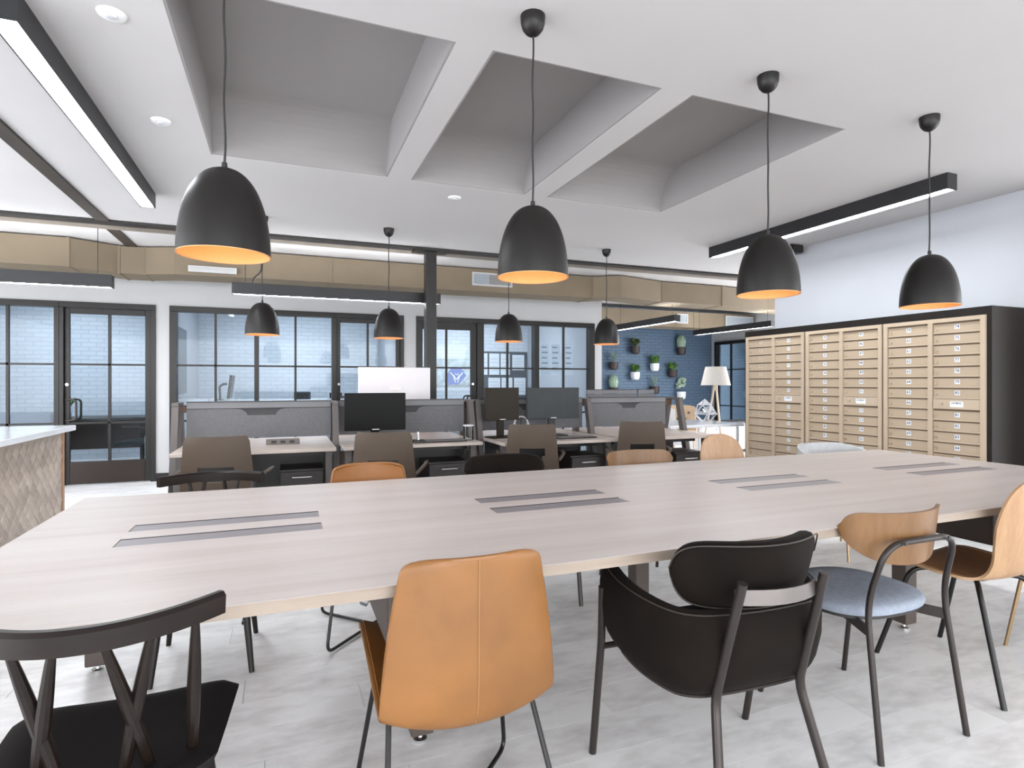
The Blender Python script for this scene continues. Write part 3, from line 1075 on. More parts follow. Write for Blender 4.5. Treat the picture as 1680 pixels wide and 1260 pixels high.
def sring(p, nrm, th, z0, z1, n=20, shift=None):
    """superellipse ring standing upright at plan point p: th along nrm, height z0..z1"""
    out = []
    zc, hh = (z0 + z1) / 2, (z1 - z0) / 2
    for k in range(n):
        a = 2 * PI * k / n
        c_, s_ = math.cos(a), math.sin(a)
        u = th / 2 * math.copysign(abs(c_) ** .75, c_)
        v = hh * math.copysign(abs(s_) ** .55, s_)
        q = Vector((p[0], p[1], 0)) + Vector((nrm[0], nrm[1], 0)) * u
        t = (v + hh) / (2 * hh) if hh > 1e-6 else 0
        if shift:
            d = shift(t)
            q -= Vector((nrm[0], nrm[1], 0)) * d
        q.z = zc + v
        out.append(q)
    return out


def plan_normals(P):
    N_ = []
    for i in range(len(P)):
        a, b = P[max(i - 1, 0)], P[min(i + 1, len(P) - 1)]
        t = Vector((b[0] - a[0], b[1] - a[1], 0)).normalized()
        N_.append((t.y, -t.x))
    return N_


def armchair(label):
    r = thing('velvet_armchair', label, 'armchair')
    # plan of the tub, left arm tip - back - right arm tip
    base = fillet([(-.300, .115, 0), (-.312, -.06, 0), (-.235, -.232, 0), (0, -.262, 0), (.235, -.232, 0), (.312, -.06, 0), (.300, .115, 0)], .16, 9)
    # resample evenly
    L = [0]
    for p, q in zip(base, base[1:]):
        L.append(L[-1] + (q - p).length)
    P = []
    for i in range(57):
        d = L[-1] * i / 56
        k = max(j for j in range(len(L)) if L[j] <= d + 1e-9)
        k = min(k, len(base) - 2)
        t = (d - L[k]) / max(1e-9, L[k + 1] - L[k])
        P.append(base[k].lerp(base[k + 1], t))
    NN = plan_normals(P)
    rings, top, bot = [], [], []
    for i, (p, n) in enumerate(zip(P, NN)):
        u = abs(-1 + 2 * i / 56)
        zt = .622 + .062 * max(0, (u - .40) / .60) ** 1.3
        zb = .372 + .058 * max(0, (u - .45) / .55) ** 1.2
        th = .050 + .024 * max(0, (u - .5) / .5)
        if u > .90:                      # rounded arm front
            e = math.sqrt(max(0, 1 - ((u - .90) / .10) ** 2))
            zm = (zt + zb) / 2 + .02
            zt, zb = zm + (zt - zm) * (.55 + .45 * e), zm - (zm - zb) * (.45 + .55 * e)
            th *= .55 + .45 * e
        tuck = lambda t, w=1 - .5 * u: .045 * w * max(0, 1 - t * 1.5) ** 2
        rings.append(sring(p, n, th, zb, zt, 20, tuck))
        top.append(Vector((p.x + n[0] * .022, p.y + n[1] * .022, zt - .008)))
        bot.append(Vector((p.x - n[0] * (.045 * (1 - .5 * u) - .006), p.y - n[1] * (.045 * (1 - .5 * u) - .006), zb - .004)))
    MB().loft(rings).build('tub_shell', M_velvet, r, angle=75)
    MB().tube(top[3:-3], .0026, 6).build('piping', M_pipe, r)
    MB().tube(bot[4:-4], .007, 6).build('base_rail', M_gun, r)
    # seat cushion
    cush = []
    for i in range(15):
        t = i / 14
        yy = -.215 + .385 * t
        hw = (.20 + .075 * min(1, t * 2.5)) * (math.sqrt(max(0, 1 - ((t - .9) / .1) ** 2 * .35)) if t > .9 else 1) * (.8 + .2 * min(1, t * 8))
        e = .35 + .65 * min(1, min(t, 1 - t) * 7) ** .5
        rg = []
        for k in range(24):
            a = 2 * PI * k / 24
            c_, s_ = math.cos(a), math.sin(a)
            rg.append((hw * math.copysign(abs(c_) ** .5, c_), yy, .425 + .055 * e * math.copysign(abs(s_) ** .7, s_)))
        cush.append(rg)
    MB().loft(cush).build('seat_cushion', M_velvet, r, angle=75)
    # upper back pad with rounded ends
    PP = []
    for i in range(41):
        u = math.sin((-1 + 2 * i / 40) * PI / 2)
        PP.append((.238 * u, -.262 + .105 * u * u))
    PN = plan_normals(PP)
    rings, wl = [], []
    for i, (p, n) in enumerate(zip(PP, PN)):
        u = p[0] / .238
        e = max(.05, (1 - abs(u) ** 9)) ** .5
        th = .068 * (.4 + .6 * e)
        zc, hh = .712, .100
        rings.append(sring(p, n, th, zc - hh * e, zc + hh * e * .98, 20, lambda t: .022 - .040 * t))
        wl.append((Vector((p[0], p[1], 0)), n, e, th))
    pad = MB().loft(rings).build('back_pad', M_velvet, r, angle=75)
    path = []
    for sgn in (1, -1):
        for p, n, e, th in (wl if sgn > 0 else wl[::-1]):
            off = th * .44 + (.018 if sgn > 0 else -.022)
            path.append(Vector((p.x + n[0] * off, p.y + n[1] * off, .712 + sgn * .092 * e)))
    MB().tube(path, .0024, 6, closed=True).build('pad_piping', M_pipe, pad)
    # legs: back legs run up the shell to a cross slat, front legs up the arms
    for s_ in (-1, 1):
        pts = [(s_ * .138, -.335, .722), (s_ * .146, -.235, .372), (s_ * .200, -.335, 0)]
        MB().tube(fillet(pts, .04, 5), .0135, 12).build('leg', M_gun, r)
        pts = [(s_ * .334, .075, .60), (s_ * .322, .105, .415), (s_ * .314, .185, 0)]
        MB().tube(fillet(pts, .04, 5), .0125, 12).build('leg', M_gun, r)
    gg = []
    for i in range(9):
        u = -1 + 2 * i / 8
        gg.append([(u * .140, -.330 + .024 * u * u - .012 * (1 - u * u), .655 + .042 * k) for k in range(2)])
    MB().surf(gg, .005).build('back_slat', M_gunlt, r)
    MB().tube([(-.318, .105, .395), (.318, .105, .395)], .010, 8).build('seat_bar', M_gun, r)
    MB().tube([(-.145, -.215, .385), (.145, -.215, .385)], .010, 8).build('seat_bar', M_gun, r)
    return r


def bentback_chair(label):
    """curved veneer back on a tube frame, round upholstered seat"""
    r = thing('veneer_back_chair', label, 'chair')
    I = 41
    PP = [(.246 * math.sin((-1 + 2 * i / (I - 1)) * PI / 2 * .955), 0) for i in range(I)]
    PP = [(x, -.240 + .098 * (x / .246) ** 2) for x, _ in PP]
    PN = plan_normals(PP)
    g = []
    for (x, y) in PP:
        u = abs(x) / .246
        e = max(0.0, 1 - u ** 2.6) ** .5
        top = .804 - .038 * (1 - math.sqrt(max(0, 1 - (max(0, u - .78) / .22) ** 2)))
        bot = .764 - .144 * e
        if top - bot < .004:
            top = bot + .004
        g.append([(x, y + .020 * (1 - k / 8), bot + (top - bot) * k / 8) for k in range(9)])
    MB().surf(g, .013, nfun=lambda i, j: tuple(c_ * (1 - .85 * (abs(PP[i][0]) / .246) ** 14) for c_ in (PN[i][0], PN[i][1], 0))).build('backrest', M_walnut, r, angle=60)
    # back legs joined over the top by one bent tube
    pts = [(-.218, -.262, 0), (-.196, -.195, .50), (-.176, -.252, .712), (.176, -.252, .712), (.196, -.195, .50), (.218, -.262, 0)]
    MB().tube(fillet(pts, .085, 9), .0105, 12).build('back_frame', M_gun, r)
    for s_ in (-1, 1):
        MB().tube(fillet([(s_ * .17, .14, .425), (s_ * .235, .235, 0)], .02), .0100, 12).build('leg', M_gun, r)
        # flat arm from back leg to under the seat
        g = [[(s_ * .200, -.205, .392 + .038 * k), (s_ * .12, -.03, .395 + .035 * k)] for k in (0, 1)]
        MB().surf(g, .006).build('seat_arm', M_gun, r)
    MB().box(-.175, .175, -.035, .0, .405, .425).box(-.175, .175, .12, .155, .405, .425).build('under_frame', M_gun, r)
    # seat: rounded trapezoid pad
    out = []
    n = 40
    for i in range(n):
        a = 2 * PI * i / n
        c, s2 = math.cos(a), math.sin(a)
        x = .238 * math.copysign(abs(c) ** .75, c) * (1 - .06 * s2)
        y = .03 + .215 * math.copysign(abs(s2) ** .75, s2)
        out.append((x, y))
    m = MB()
    vs, fs = [], []
    rings = [(.90, .432), (.985, .436), (1.0, .448), (.99, .460), (.93, .469), (.7, .474), (.35, .472), (.02, .470)]
    for sc, z in rings:
        vs += [(x * sc, .03 + (y - .03) * sc, z) for x, y in out]
    for k in range(len(rings) - 1):
        for i in range(n):
            j = (i + 1) % n
            fs.append((k * n + i, k * n + j, (k + 1) * n + j, (k + 1) * n + i))
    fs.append(tuple(range(n))[::-1])
    fs.append(tuple((len(rings) - 1) * n + i for i in range(n)))
    m.add(vs, fs)
    m.build('seat_pad', M_blueseat, r, angle=60)
    vs, fs = [], []
    MB().prism([(x * .97, .03 + (y - .03) * .97) for x, y in out], .424, .434).build('seat_board', M_black, r)
    for x in (-.11, .11):
        MB().cyl((x, -.272, .712), (x, -.267, .712), .006, n=8).build('screw', M_black, r)
    return r


def ply_chair(label):
    """one-piece oak plywood shell on four bent tube legs"""
    r = thing('plywood_chair', label, 'chair')
    prof = [(.235, .432, .165), (.225, .447, .205), (.18, .456, .235), (.08, .452, .247), (-.02, .447, .243), (-.09, .447, .222), (-.135, .458, .195), (-.165, .490, .172), (-.182, .535, .168),
            (-.196, .60, .180), (-.212, .68, .193), (-.228, .755, .185), (-.240, .815, .160), (-.247, .85, .125), (-.251, .870, .085), (-.253, .880, .035)]
    J = 15
    g = []
    prof = catmull(prof)
    for k, (y, z, hw) in enumerate(prof):
        w_ = min(1, max(0, (k - 13) / 9))
        row = []
        for j in range(J):
            u = -1 + 2 * j / (J - 1)
            row.append((u * hw, y + w_ * .03 * u * u * (hw / .19), z + (1 - w_) * .014 * u * u))
        g.append(row)
    MB().surf(g, .011).build('shell', M_oak, r, angle=60)
    MB().surf([[Vector(p) for p in rw[1:-1]] for rw in g[2:23]], .0015, centre=.0068).build('seat_face', M_oakseat, r, angle=60)
    for sx in (-1, 1):
        for sy in (-1, 1):
            pts = [(sx * .04, .03 + sy * .05, .427), (sx * .165, .03 + sy * .135, .425), (sx * .222, .03 + sy * .255, 0)]
            MB().tube(fillet(pts, .06, 7), .0105, 12).build('leg', M_rodblk, r)
    MB().box(-.06, .06, -.06, .12, .418, .441).build('mount_plate', M_black, r)
    return r


def tub_chair(label):
    r = thing('grey_tub_chair', label, 'chair')
    g = []
    for i in range(29):
        u = -1 + 2 * i / 28
        a = u * 1.9
        x, y = .30 * math.sin(a), -.02 - .22 * math.cos(a)
        top = .775 - .16 * max(0, abs(u) - .35) ** 1.4
        g.append([(x * (1 - .06 * (1 - k / 6)), y, .40 + (top - .40) * k / 6) for k in range(7)])
    MB().surf(g, .05).build('back_shell', M_greyfab, r, angle=70)
    m = []
    for i in range(11):
        t = i / 10
        m.append([((-1 + 2 * j / 10) * (.24 - .04 * abs(2 * t - 1) ** 3), -.20 + .44 * t, .44 - .02 * abs(-1 + 2 * j / 10) ** 4) for j in range(11)])
    MB().surf(m, .08).build('seat_cushion', M_greyfab, r, angle=70)
    for sx in (-1, 1):
        for sy in (-1, 1):
            MB().cyl((sx * .17, .02 + sy * .14, .41), (sx * .21, .02 + sy * .20, 0), .0095, .0075).build('leg', M_brass, r)
    return r


c = spindle_chair('black spindle-back chair at the near left corner of the table')
c.location = (-.343, 1.50, 0)
dup(c, (-.315, 2.965, 0), PI, 'black spindle-back chair across the table, in front of a taupe desk chair')
c = sling_chair('tan leather chair on the near side of the table, seen from behind')
c.location = (.455, 1.615, 0)
dup(c, (.43, 2.99, 0), PI, 'tan leather chair on the far side of the table')
c = armchair('dark brown velvet armchair on the near side of the table')
c.location = (1.275, 1.515, 0)
c.rotation_euler = (0, 0, math.radians(-3))
dup(c, (1.235, 3.05, 0), PI, 'dark brown velvet chair on the far side of the table')
c = bentback_chair('chair with blue-grey seat and curved veneer back, near side of the table')
c.location = (2.032, 1.575, 0)
dup(c, (2.135, 3.02, 0), PI, 'chair with curved veneer back on the far side of the table')
c = ply_chair('one-piece oak plywood chair at the right edge, near side')
c.location = (2.775, 1.585, 0)
dup(c, (2.885, 3.06, 0), PI, 'oak plywood chair with rounded top, far side of the table')
c = tub_chair('light grey tub chair at the far right of the table')
c.location = (3.865, 3.10, 0)
c.rotation_euler = (0, 0, PI)
dup(c, (3.40, 1.475, 0), 0, 'chair on brass legs beyond the plywood chair at the right edge')


# ================================================================ MAILBOXES
CX = 5.04
case = thing('mailbox_case', 'black surround holding three banks of numbered mailboxes', 'cabinet', (CX, 4.04, 0))
y0, y1 = 2.766 - 4.04, 5.31 - 4.04
B(0.0, .508, y0, y1, 1.775, 1.837).build('top_panel', M_case, case, smooth=False)
B(0.0, .508, y0, y0 + .034, 0, 1.775).build('side_panel', M_case, case, smooth=False)
B(0.0, .508, y1 - .030, y1, 0, 1.775).build('side_panel', M_case, case, smooth=False)
B(0.0, .508, y0 + .034, y1 - .03, 0, .30).build('plinth', M_case, case, smooth=False)
B(.03, .508, y0 + .034, y1 - .03, .30, 1.775).build('back_panel', M_case, case, smooth=False)

# digit glyphs
GLY = {}


def glyph(txt):
    if txt in GLY:
        return GLY[txt]
    cu = bpy.data.curves.new('g', 'FONT')
    cu.body = txt
    cu.size = 1.0
    cu.align_x = 'CENTER'
    cu.align_y = 'CENTER'
    cu.resolution_u = 3
    cu.offset = 0.012
    to = bpy.data.objects.new('g', cu)
    COL.objects.link(to)
    dg = bpy.context.evaluated_depsgraph_get()
    me = to.evaluated_get(dg).to_mesh()
    vs = [tuple(v.co) for v in me.vertices]
    fs = [tuple(p.vertices) for p in me.polygons]
    to.evaluated_get(dg).to_mesh_clear()
    bpy.data.objects.remove(to)
    bpy.data.curves.remove(cu)
    GLY[txt] = (vs, fs)
    return GLY[txt]


def text_x(txt, size, material, parent, name='number', y=0, z=0, x=0):
    """text facing -X (read by someone looking along +X, so it runs along -Y)"""
    vs, fs = glyph(txt)
    m = MB()
    m.add([(x, y - v[0] * size, z + v[1] * size) for v in vs], fs)
    o = m.build(name, material, parent, smooth=False)
    return o


def text_y(txt, size, material, parent, name='lettering', x=0, y=0, z=0):
    vs, fs = glyph(txt)
    m = MB()
    m.add([(x + v[0] * size, y, z + v[1] * size) for v in vs], fs)
    return m.build(name, material, parent, smooth=False)


PITCH = .0888
Ztop = 1.738
UN = [(4.469, 5.277, 1, 'left bank of champagne mailboxes in the black case'), (3.629, 4.446, 30, 'middle bank of champagne mailboxes in the black case'), (2.802, 3.612, 59, 'right bank of champagne mailboxes in the black case')]
NR = 15
for (ya, yb, n0, lab) in UN:
    W = yb - ya
    u = thing('mailbox_bank', lab, 'mailbox', (CX, (ya + yb) / 2, 0), group='mailbox banks')
    h = W / 2
    zb_ = Ztop - NR * PITCH
    # seen from the room: left column is the far (high Y) one
    fr = MB()
    fr.box(-.022, .03, h - .034, h, .305, 1.77).box(-.022, .03, -h, -h + .034, .305, 1.77)
    fr.box(-.022, .03, -h + .034, h - .034, Ztop, 1.77)
    fr.box(-.022, .03, -h + .034, h - .034, .305, zb_)
    fr.box(-.022, .03, -.014, .020, zb_, Ztop)
    fr.build('frame', M_mailrim, u, smooth=False)
    B(-.002, .03, -h + .034, h - .034, zb_, Ztop).build('carcass', M_slot, u, smooth=False)
    for col_ in (0, 1):
        a, b = ((.020, h - .034) if col_ == 0 else (-h + .034, -.014))
        dw = b - a
        num = n0 if col_ == 0 else n0 + 15
        dme = B(-.008, .0, -dw / 2 + .004, dw / 2 - .004, -PITCH / 2 + .002, PITCH / 2 - .013, .001).mesh('door', M_mailbox)
        lip = B(-.014, -.006, -dw / 2 + .002, dw / 2 - .002, -PITCH / 2 - .002, -PITCH / 2 + .008).mesh('lip', M_mailrim, smooth=False)
        lme = MB().cyl((-.008, 0, 0), (-.018, 0, 0), .0095, n=10).box(-.0185, -.018, -.002, .002, -.005, .005).mesh('lock', M_lock)
        tme = B(-.0092, -.008, -.020, .020, -.018, .018).mesh('number_plate', M_label if n0 > 1 or col_ else M_labelb, smooth=False)
        for rw in range(NR):
            zc = Ztop - PITCH * (rw + .5)
            yc_ = (a + b) / 2
            if col_ == 1 and rw == 7:
                d = link('outgoing_slot', B(-.016, .0, -dw / 2 + .004, dw / 2 - .004, -PITCH / 2 + .003, PITCH / 2 - .006, .001).mesh('outgoing_slot', M_mailrim), u, (0, yc_, zc))
                B(-.0172, -.016, -.058, .042, -.024, .022).build('mail_plate', M_label, d, smooth=False)
                text_x('US MAIL', .021, M_ink, d, 'lettering', -.008, .008, -.0175)
                link('lock', lme, d, (-.008, dw / 2 - .075, -.002))
                continue
            d = link('door', dme, u, (0, yc_, zc))
            link('lip', lip, d)
            link('lock', lme, d, (0, dw / 2 - .030, -.012))
            link('number_plate', tme, d, (0, -.008, .002))
            text_x(str(num), .034, M_ink, d, 'number', -.008, .002, -.0096)
            num += 1

# ================================================================ TILED COUNTER
kx, kyf = -1.56, 5.40
kc = thing('tiled_counter', 'counter clad in taupe diamond tiles with a white top, far left', 'counter', (kx, kyf, 0))
B(-1.9, -.012, -3.3, 0, 0, .872).build('body', M_grout, kc, smooth=False)
B(-1.95, .058, -3.35, .055, .875, .915, .004).build('countertop', M_quartz, kc)
s = .0775
hd = s / math.sqrt(2) * 1.0
dq = hd * 2
ti = MB()
k = hd - .0016
ti.add([(0, -k, 0), (0, 0, -k), (0, k, 0), (0, 0, k), (.008, -k + .003, 0), (.008, 0, -k + .003), (.008, k - .003, 0), (.008, 0, k - .003)],
       [(4, 5, 6, 7), (0, 1, 5, 4), (1, 2, 6, 5), (2, 3, 7, 6), (3, 0, 4, 7)])
tme = ti.mesh('tile', M_tile, smooth=False)
rows_ = int(.87 / hd)
cnt = 0
stuff = MB()
tl = []
for i in range(rows_ + 1):
    z = hd * (i + .5)
    if z > .86 - hd * .5:
        continue
    yy = -.035 - hd - (hd if i % 2 else 0)
    while yy > -3.3:
        tl.append((yy < -1.55, -z, yy, z))
        yy -= dq
tl.sort()
for _, _, yy, z in tl[:290]:
    t_ = link('tile', tme, kc, (-.012, yy, z))
    t_.rotation_euler = (random.uniform(-.02, .02), random.uniform(-.05, .05), random.uniform(-.05, .05))
for _, _, yy, z in tl[290:]:
    stuff.add([(-.012 + v[0], yy + v[1], z + v[2]) for v in ti.v], ti.f)
if tl[290:]:
    so = stuff.build('near_tiles', M_tile, kc, smooth=False)
    so['kind'] = 'stuff'
B(-.012, .0, -.030, 0, 0, .872).build('edge_trim', M_tiletrim, kc, smooth=False)
B(-.012, -.002, -3.3, -.030, .858, .872).build('top_trim', M_tiletrim, kc, smooth=False)

# ================================================================ DESK BENCH
DZ = .73


def desk(label, x0, x1, yf, yb, ped=None, screen=True, handle_notch=True, scr_top=1.068):
    xm = (x0 + x1) / 2
    hw = (x1 - x0) / 2
    r = thing('desk', label, 'desk', (xm, yf, 0), group='bench desks')
    B(-hw, hw, 0, yb - yf + .56, DZ - .028, DZ, .003).build('desktop', M_desk, r)
    B(-hw + .05, hw - .05, .30, .34, DZ - .09, DZ - .028).build('front_rail', M_black, r, smooth=False)
    B(-hw + .05, hw - .05, yb - yf - .06, yb - yf - .04, .10, DZ - .03).build('modesty_panel', M_black, r, smooth=False)
    for s_ in (-1, 1):
        B(s_ * (hw - .05) - .025, s_ * (hw - .05) + .025, .12, .18, .03, DZ - .028).build('leg', M_frame, r, smooth=False)
        B(s_ * (hw - .05) - .03, s_ * (hw - .05) + .03, .02, .46, .0, .03).build('foot', M_frame, r, smooth=False)
    return r


def privacy_screen(label, x0, x1, y, ztop, zbot=.70, notch=True):
    xm, hw = (x0 + x1) / 2, (x1 - x0) / 2
    r = thing('privacy_screen', label, 'screen', (xm, y, 0), group='bench privacy screens')
    B(-hw, hw, -.018, .018, ztop - .055, ztop, .004).build('top_rail', M_screenrail, r)
    B(-hw, hw, -.022, .022, ztop - .004, ztop + .004).build('cap', M_black, r, smooth=False)
    # fabric with a shallow scooped notch under the rail
    zt = ztop - .058
    if notch:
        poly = [(-hw, zbot), (hw, zbot), (hw, zt), (hw * .36, zt)]
        for i in range(7):
            a = i / 6 * PI / 2
            poly.append((hw * .36 - .09 * (math.sin(a)), zt - .055 * (1 - math.cos(a))))
        for i in range(7):
            a = (1 - i / 6) * PI / 2
            poly.append((-hw * .36 + .09 * math.sin(a), zt - .055 * (1 - math.cos(a))))
        poly += [(-hw * .36, zt), (-hw, zt)]
        MB().prism(poly, -.014, .014, 'y').build('fabric', M_screenfab, r, smooth=False)
        B(-hw * .40, hw * .40, .0, .010, zt - .07, zt).build('notch_backing', M_notch, r, smooth=False)
    else:
        B(-hw, hw, -.014, .014, zbot, zt).build('fabric', M_screenfab, r, smooth=False)
    return r


def aframe(label, x, yf, yt=5.34, ztop=1.055, wd=.048):
    r = thing('desk_end_frame', label, 'desk frame', (x, 0, 0), group='bench end frames')
    h = wd / 2
    for y_a, y_b in ((yt - .09, yt - .34), (yt + .09, yt + .34)):
        sgn = 1 if y_b > y_a else -1
        poly = [(y_a - .035, ztop), (y_a + .035, ztop), (y_b + .035, 0.012), (y_b - .035, 0.012)]
        MB().prism(poly, -h, h, 'x').build('leg', M_frame, r, smooth=False)
        B(-h, h, y_b - .04, y_b + .04, 0, .012).build('foot', M_black, r, smooth=False)
    B(-h, h, yt - .135, yt + .135, ztop, ztop + .02).build('top_cap', M_frame, r, smooth=False)
    B(-.015, .015, yt - .16, yt + .16, .60, .66).build('cross_bar', M_frame, r, smooth=False)
    return r


YF1, YF2, YS = 4.78, 4.58, 5.30
desk('wood-topped desk behind the black spindle chair, leftmost of the row', -.765, .395, YF1, YS)
desk('wood-topped desk under the black monitor, second from left', .45, 1.62, YF1, YS)
desk('wood-topped desk under the pair of slate monitors', 1.745, 2.875, YF2, YS)
desk('wood-topped desk at the right end of the row', 2.945, 4.02, YF2, YS)
privacy_screen('grey fabric privacy screen behind the leftmost desk', -.72, .39, YS, 1.087, .785)
privacy_screen('grey fabric privacy screen behind the black monitor', .455, 1.60, YS, 1.087, .785)
privacy_screen('grey fabric privacy screen behind the pair of monitors', 1.75, 2.87, YS, 1.087, .785)
privacy_screen('grey fabric privacy screen behind the rightmost desk', 2.96, 3.90, YS, 1.087, .785)
for x, yf, lab in ((-.79, YF1, 'grey slanted desk frame at the left end of the row'), (.421, YF1, 'grey slanted desk frame left of the black monitor'), (1.648, YF1, 'grey slanted desk frame right of the black monitor'), (1.717, YF2, 'grey slanted desk frame left of the slate monitors'), (2.910, YF2, 'grey slanted desk frame right of the slate monitors'), (4.05, YF2, 'grey slanted desk frame at the right end of the row')):
    aframe(lab, x, yf, ztop=1.062)
tr = thing('bench_top_rail', 'brown top rail running along the back of the desk screens', 'rail', (1.63, 5.37, 0))
B(-2.40, 2.40, -.02, .02, 1.0, 1.055).build('rail', M_brownrail, tr, smooth=False)
B(-2.40, 2.40, -.024, .024, 1.055, 1.061).build('cap_strip', M_black, tr, smooth=False)


def pedestal(label, x0, x1, y, ztop, n=3):
    r = thing('drawer_pedestal', label, 'drawer unit', ((x0 + x1) / 2, y, 0), group='black pedestals under the desks')
    hw = (x1 - x0) / 2
    B(-hw, hw, .015, .36, .04, ztop).build('body', M_ped, r, smooth=False)
    zz = [.05, .05 + (ztop - .05) * .46, .05 + (ztop - .05) * .73, ztop - .012]
    for a, b in zip(zz, zz[1:]):
        d = B(-hw + .004, hw - .004, -.004, .015, a + .004, b - .004, .002).build('drawer', M_ped, r)
        zc = b - .045
        MB().tube(fillet([(-.075, -.004, zc), (-.072, -.026, zc), (.072, -.026, zc), (.075, -.004, zc)], .015), .006, 8).build('handle', M_chrome, d)
    for sx in (-1, 1):
        MB().cyl((sx * (hw - .04), .06, 0), (sx * (hw - .04), .06, .04), .02).build('castor', M_black, r)
        MB().cyl((sx * (hw - .04), .31, 0), (sx * (hw - .04), .31, .04), .02).build('castor', M_black, r)
    return r


pedestal('black drawer pedestal under the leftmost desk', -.02, .30, 4.86, .56)
pedestal('black drawer pedestal under the second desk', 1.16, 1.52, 4.86, .56)
pedestal('black drawer pedestal under the slate monitors desk', 2.42, 2.76, 4.66, .58)
pedestal('black drawer pedestal under the rightmost desk', 3.56, 3.90, 4.66, .56)
hd1 = thing('power_strip', 'small grey power strip on the leftmost desk', 'power strip', (.0, 5.21, DZ))
B(-.13, .13, -.03, .03, 0, .045, .004).build('case', M_boxgrey, hd1)
for i in range(3):
    B(-.09 + .07 * i, -.05 + .07 * i, -.032, -.03, .012, .034).build('socket', M_black, hd1)


# monitors
def monitor(label, x, y, z0, z1, wd, mface, mcase, rz=0.0, stand=True, tilt=0.0, back=False, lean=0.0):
    r = thing('monitor', label, 'monitor', (x, y, DZ), rz)
    zc, hh = (z0 + z1) / 2 - DZ, (z1 - z0) / 2
    Mx = Matrix.Translation((0, 0, zc)) @ Matrix.Rotation(lean, 4, 'X')
    MB().box(-wd / 2, wd / 2, 0, .035, -hh, hh, .004, Mx).build('casing', mcase, r)
    if not back:
        MB().box(-wd / 2 + .008, wd / 2 - .008, -.002, .0005, -hh + .018, hh - .008, 0, Mx).build('screen', mface, r, smooth=False)
        MB().box(-.03, .03, -.0025, .0, -hh + .005, -hh + .012, 0, Mx).build('badge', M_silver, r, smooth=False)
    else:
        MB().box(-wd / 2 + .01, wd / 2 - .01, .033, .037, -hh + .02, hh - .01, 0, Mx).build('screen', M_scr, r, smooth=False)
        MB().box(-.06, .06, -.004, .001, -.02, .02, .001, Mx).build('badge', M_white, r)
    if stand:
        B(-.035, .035, .035, .065, .012, zc, .004).build('stand_neck', mcase, r)
        B(-.13, .13, -.06, .12, 0, .012, .003).build('stand_base', mcase, r)
    return r


monitor('large black monitor on the second desk', .74, 5.05, .836, 1.156, .515, M_scr, M_scr)
monitor('dark brown monitor turned slightly, left of the slate monitor', 1.905, 5.05, .893, 1.198, .352, M_scr3, M_scr3, math.radians(8))
monitor('slate grey monitor on the third desk', 2.43, 5.05, .897, 1.197, .555, M_scr2, M_scr2)
monitor('white-backed monitor facing away beyond the screens', 1.098, 6.12, .96, 1.405, .752, M_scr, M_silver, back=True)
ds = thing('desk', 'wood-topped desk behind the screens under the white monitor', 'desk', (1.03, 5.90, 0), group='bench desks')
B(-.57, .46, 0, .60, DZ - .028, DZ, .003).build('desktop', M_desk, ds)
for s_ in (-1, 1):
    B(s_ * .42 - .025, s_ * .42 + .025, .20, .26, 0, DZ - .028).build('leg', M_frame, ds, smooth=False)


# small desk items
def keyboard(label, x, y):
    r = thing('keyboard', label, 'keyboard', (x, y, DZ))
    B(-.20, .20, -.065, .065, 0, .012, .003).build('tray', M_black, r)
    for i in range(4):
        B(-.19, .19, -.055 + .028 * i, -.034 + .028 * i, .012, .018).build('key_row', M_boxgrey, r, smooth=False)
    return r


keyboard('black keyboard beside the large black monitor', 1.30, 4.92)
keyboard('black keyboard in front of the slate monitor', 2.52, 4.78)
ph = thing('desk_phone', 'small black desk phone by the black monitor', 'phone', (1.08, 4.90, DZ))
B(-.05, .05, -.04, .05, 0, .025, .004).build('base', M_black, ph)
MB().tube(fillet([(0, .01, .02), (0, .03, .09), (.01, .02, .12)], .02), .012, 8).build('handset', M_chrome, ph)
cu = thing('glass_jar', 'clear glass jar at the right side of the second desk', 'jar', (1.54, 4.95, DZ))
MB().lathe([(.0, .003), (.045, .003), (.045, .13), (.042, .13), (.042, .006), (.0, .006)], 20).build('jar_wall', M_clear, cu)
MB().lathe([(.0, .14), (.047, .14), (.047, .128)], 20).build('lid', M_silver, cu)
hp = thing('headset', 'white headset hanging beside the slate monitor', 'headset', (2.12, 5.12, DZ))
MB().tube([(.07 * math.cos(a), .0, .12 + .07 * math.sin(a)) for a in frange(-.2, PI + .2, 14)], .008, 8).build('band', M_silver, hp)
for s_ in (-1, 1):
    MB().ball((s_ * .07, 0, .10), .032, 12, 8, (.5, 1, 1)).build('ear_cup', M_silver, hp)
B(-.05, .05, -.04, .04, 0, .01).build('foot', M_black, hp)
MB().cyl((0, .0, .01), (0, 0, .19), .006).build('pole', M_black, hp)


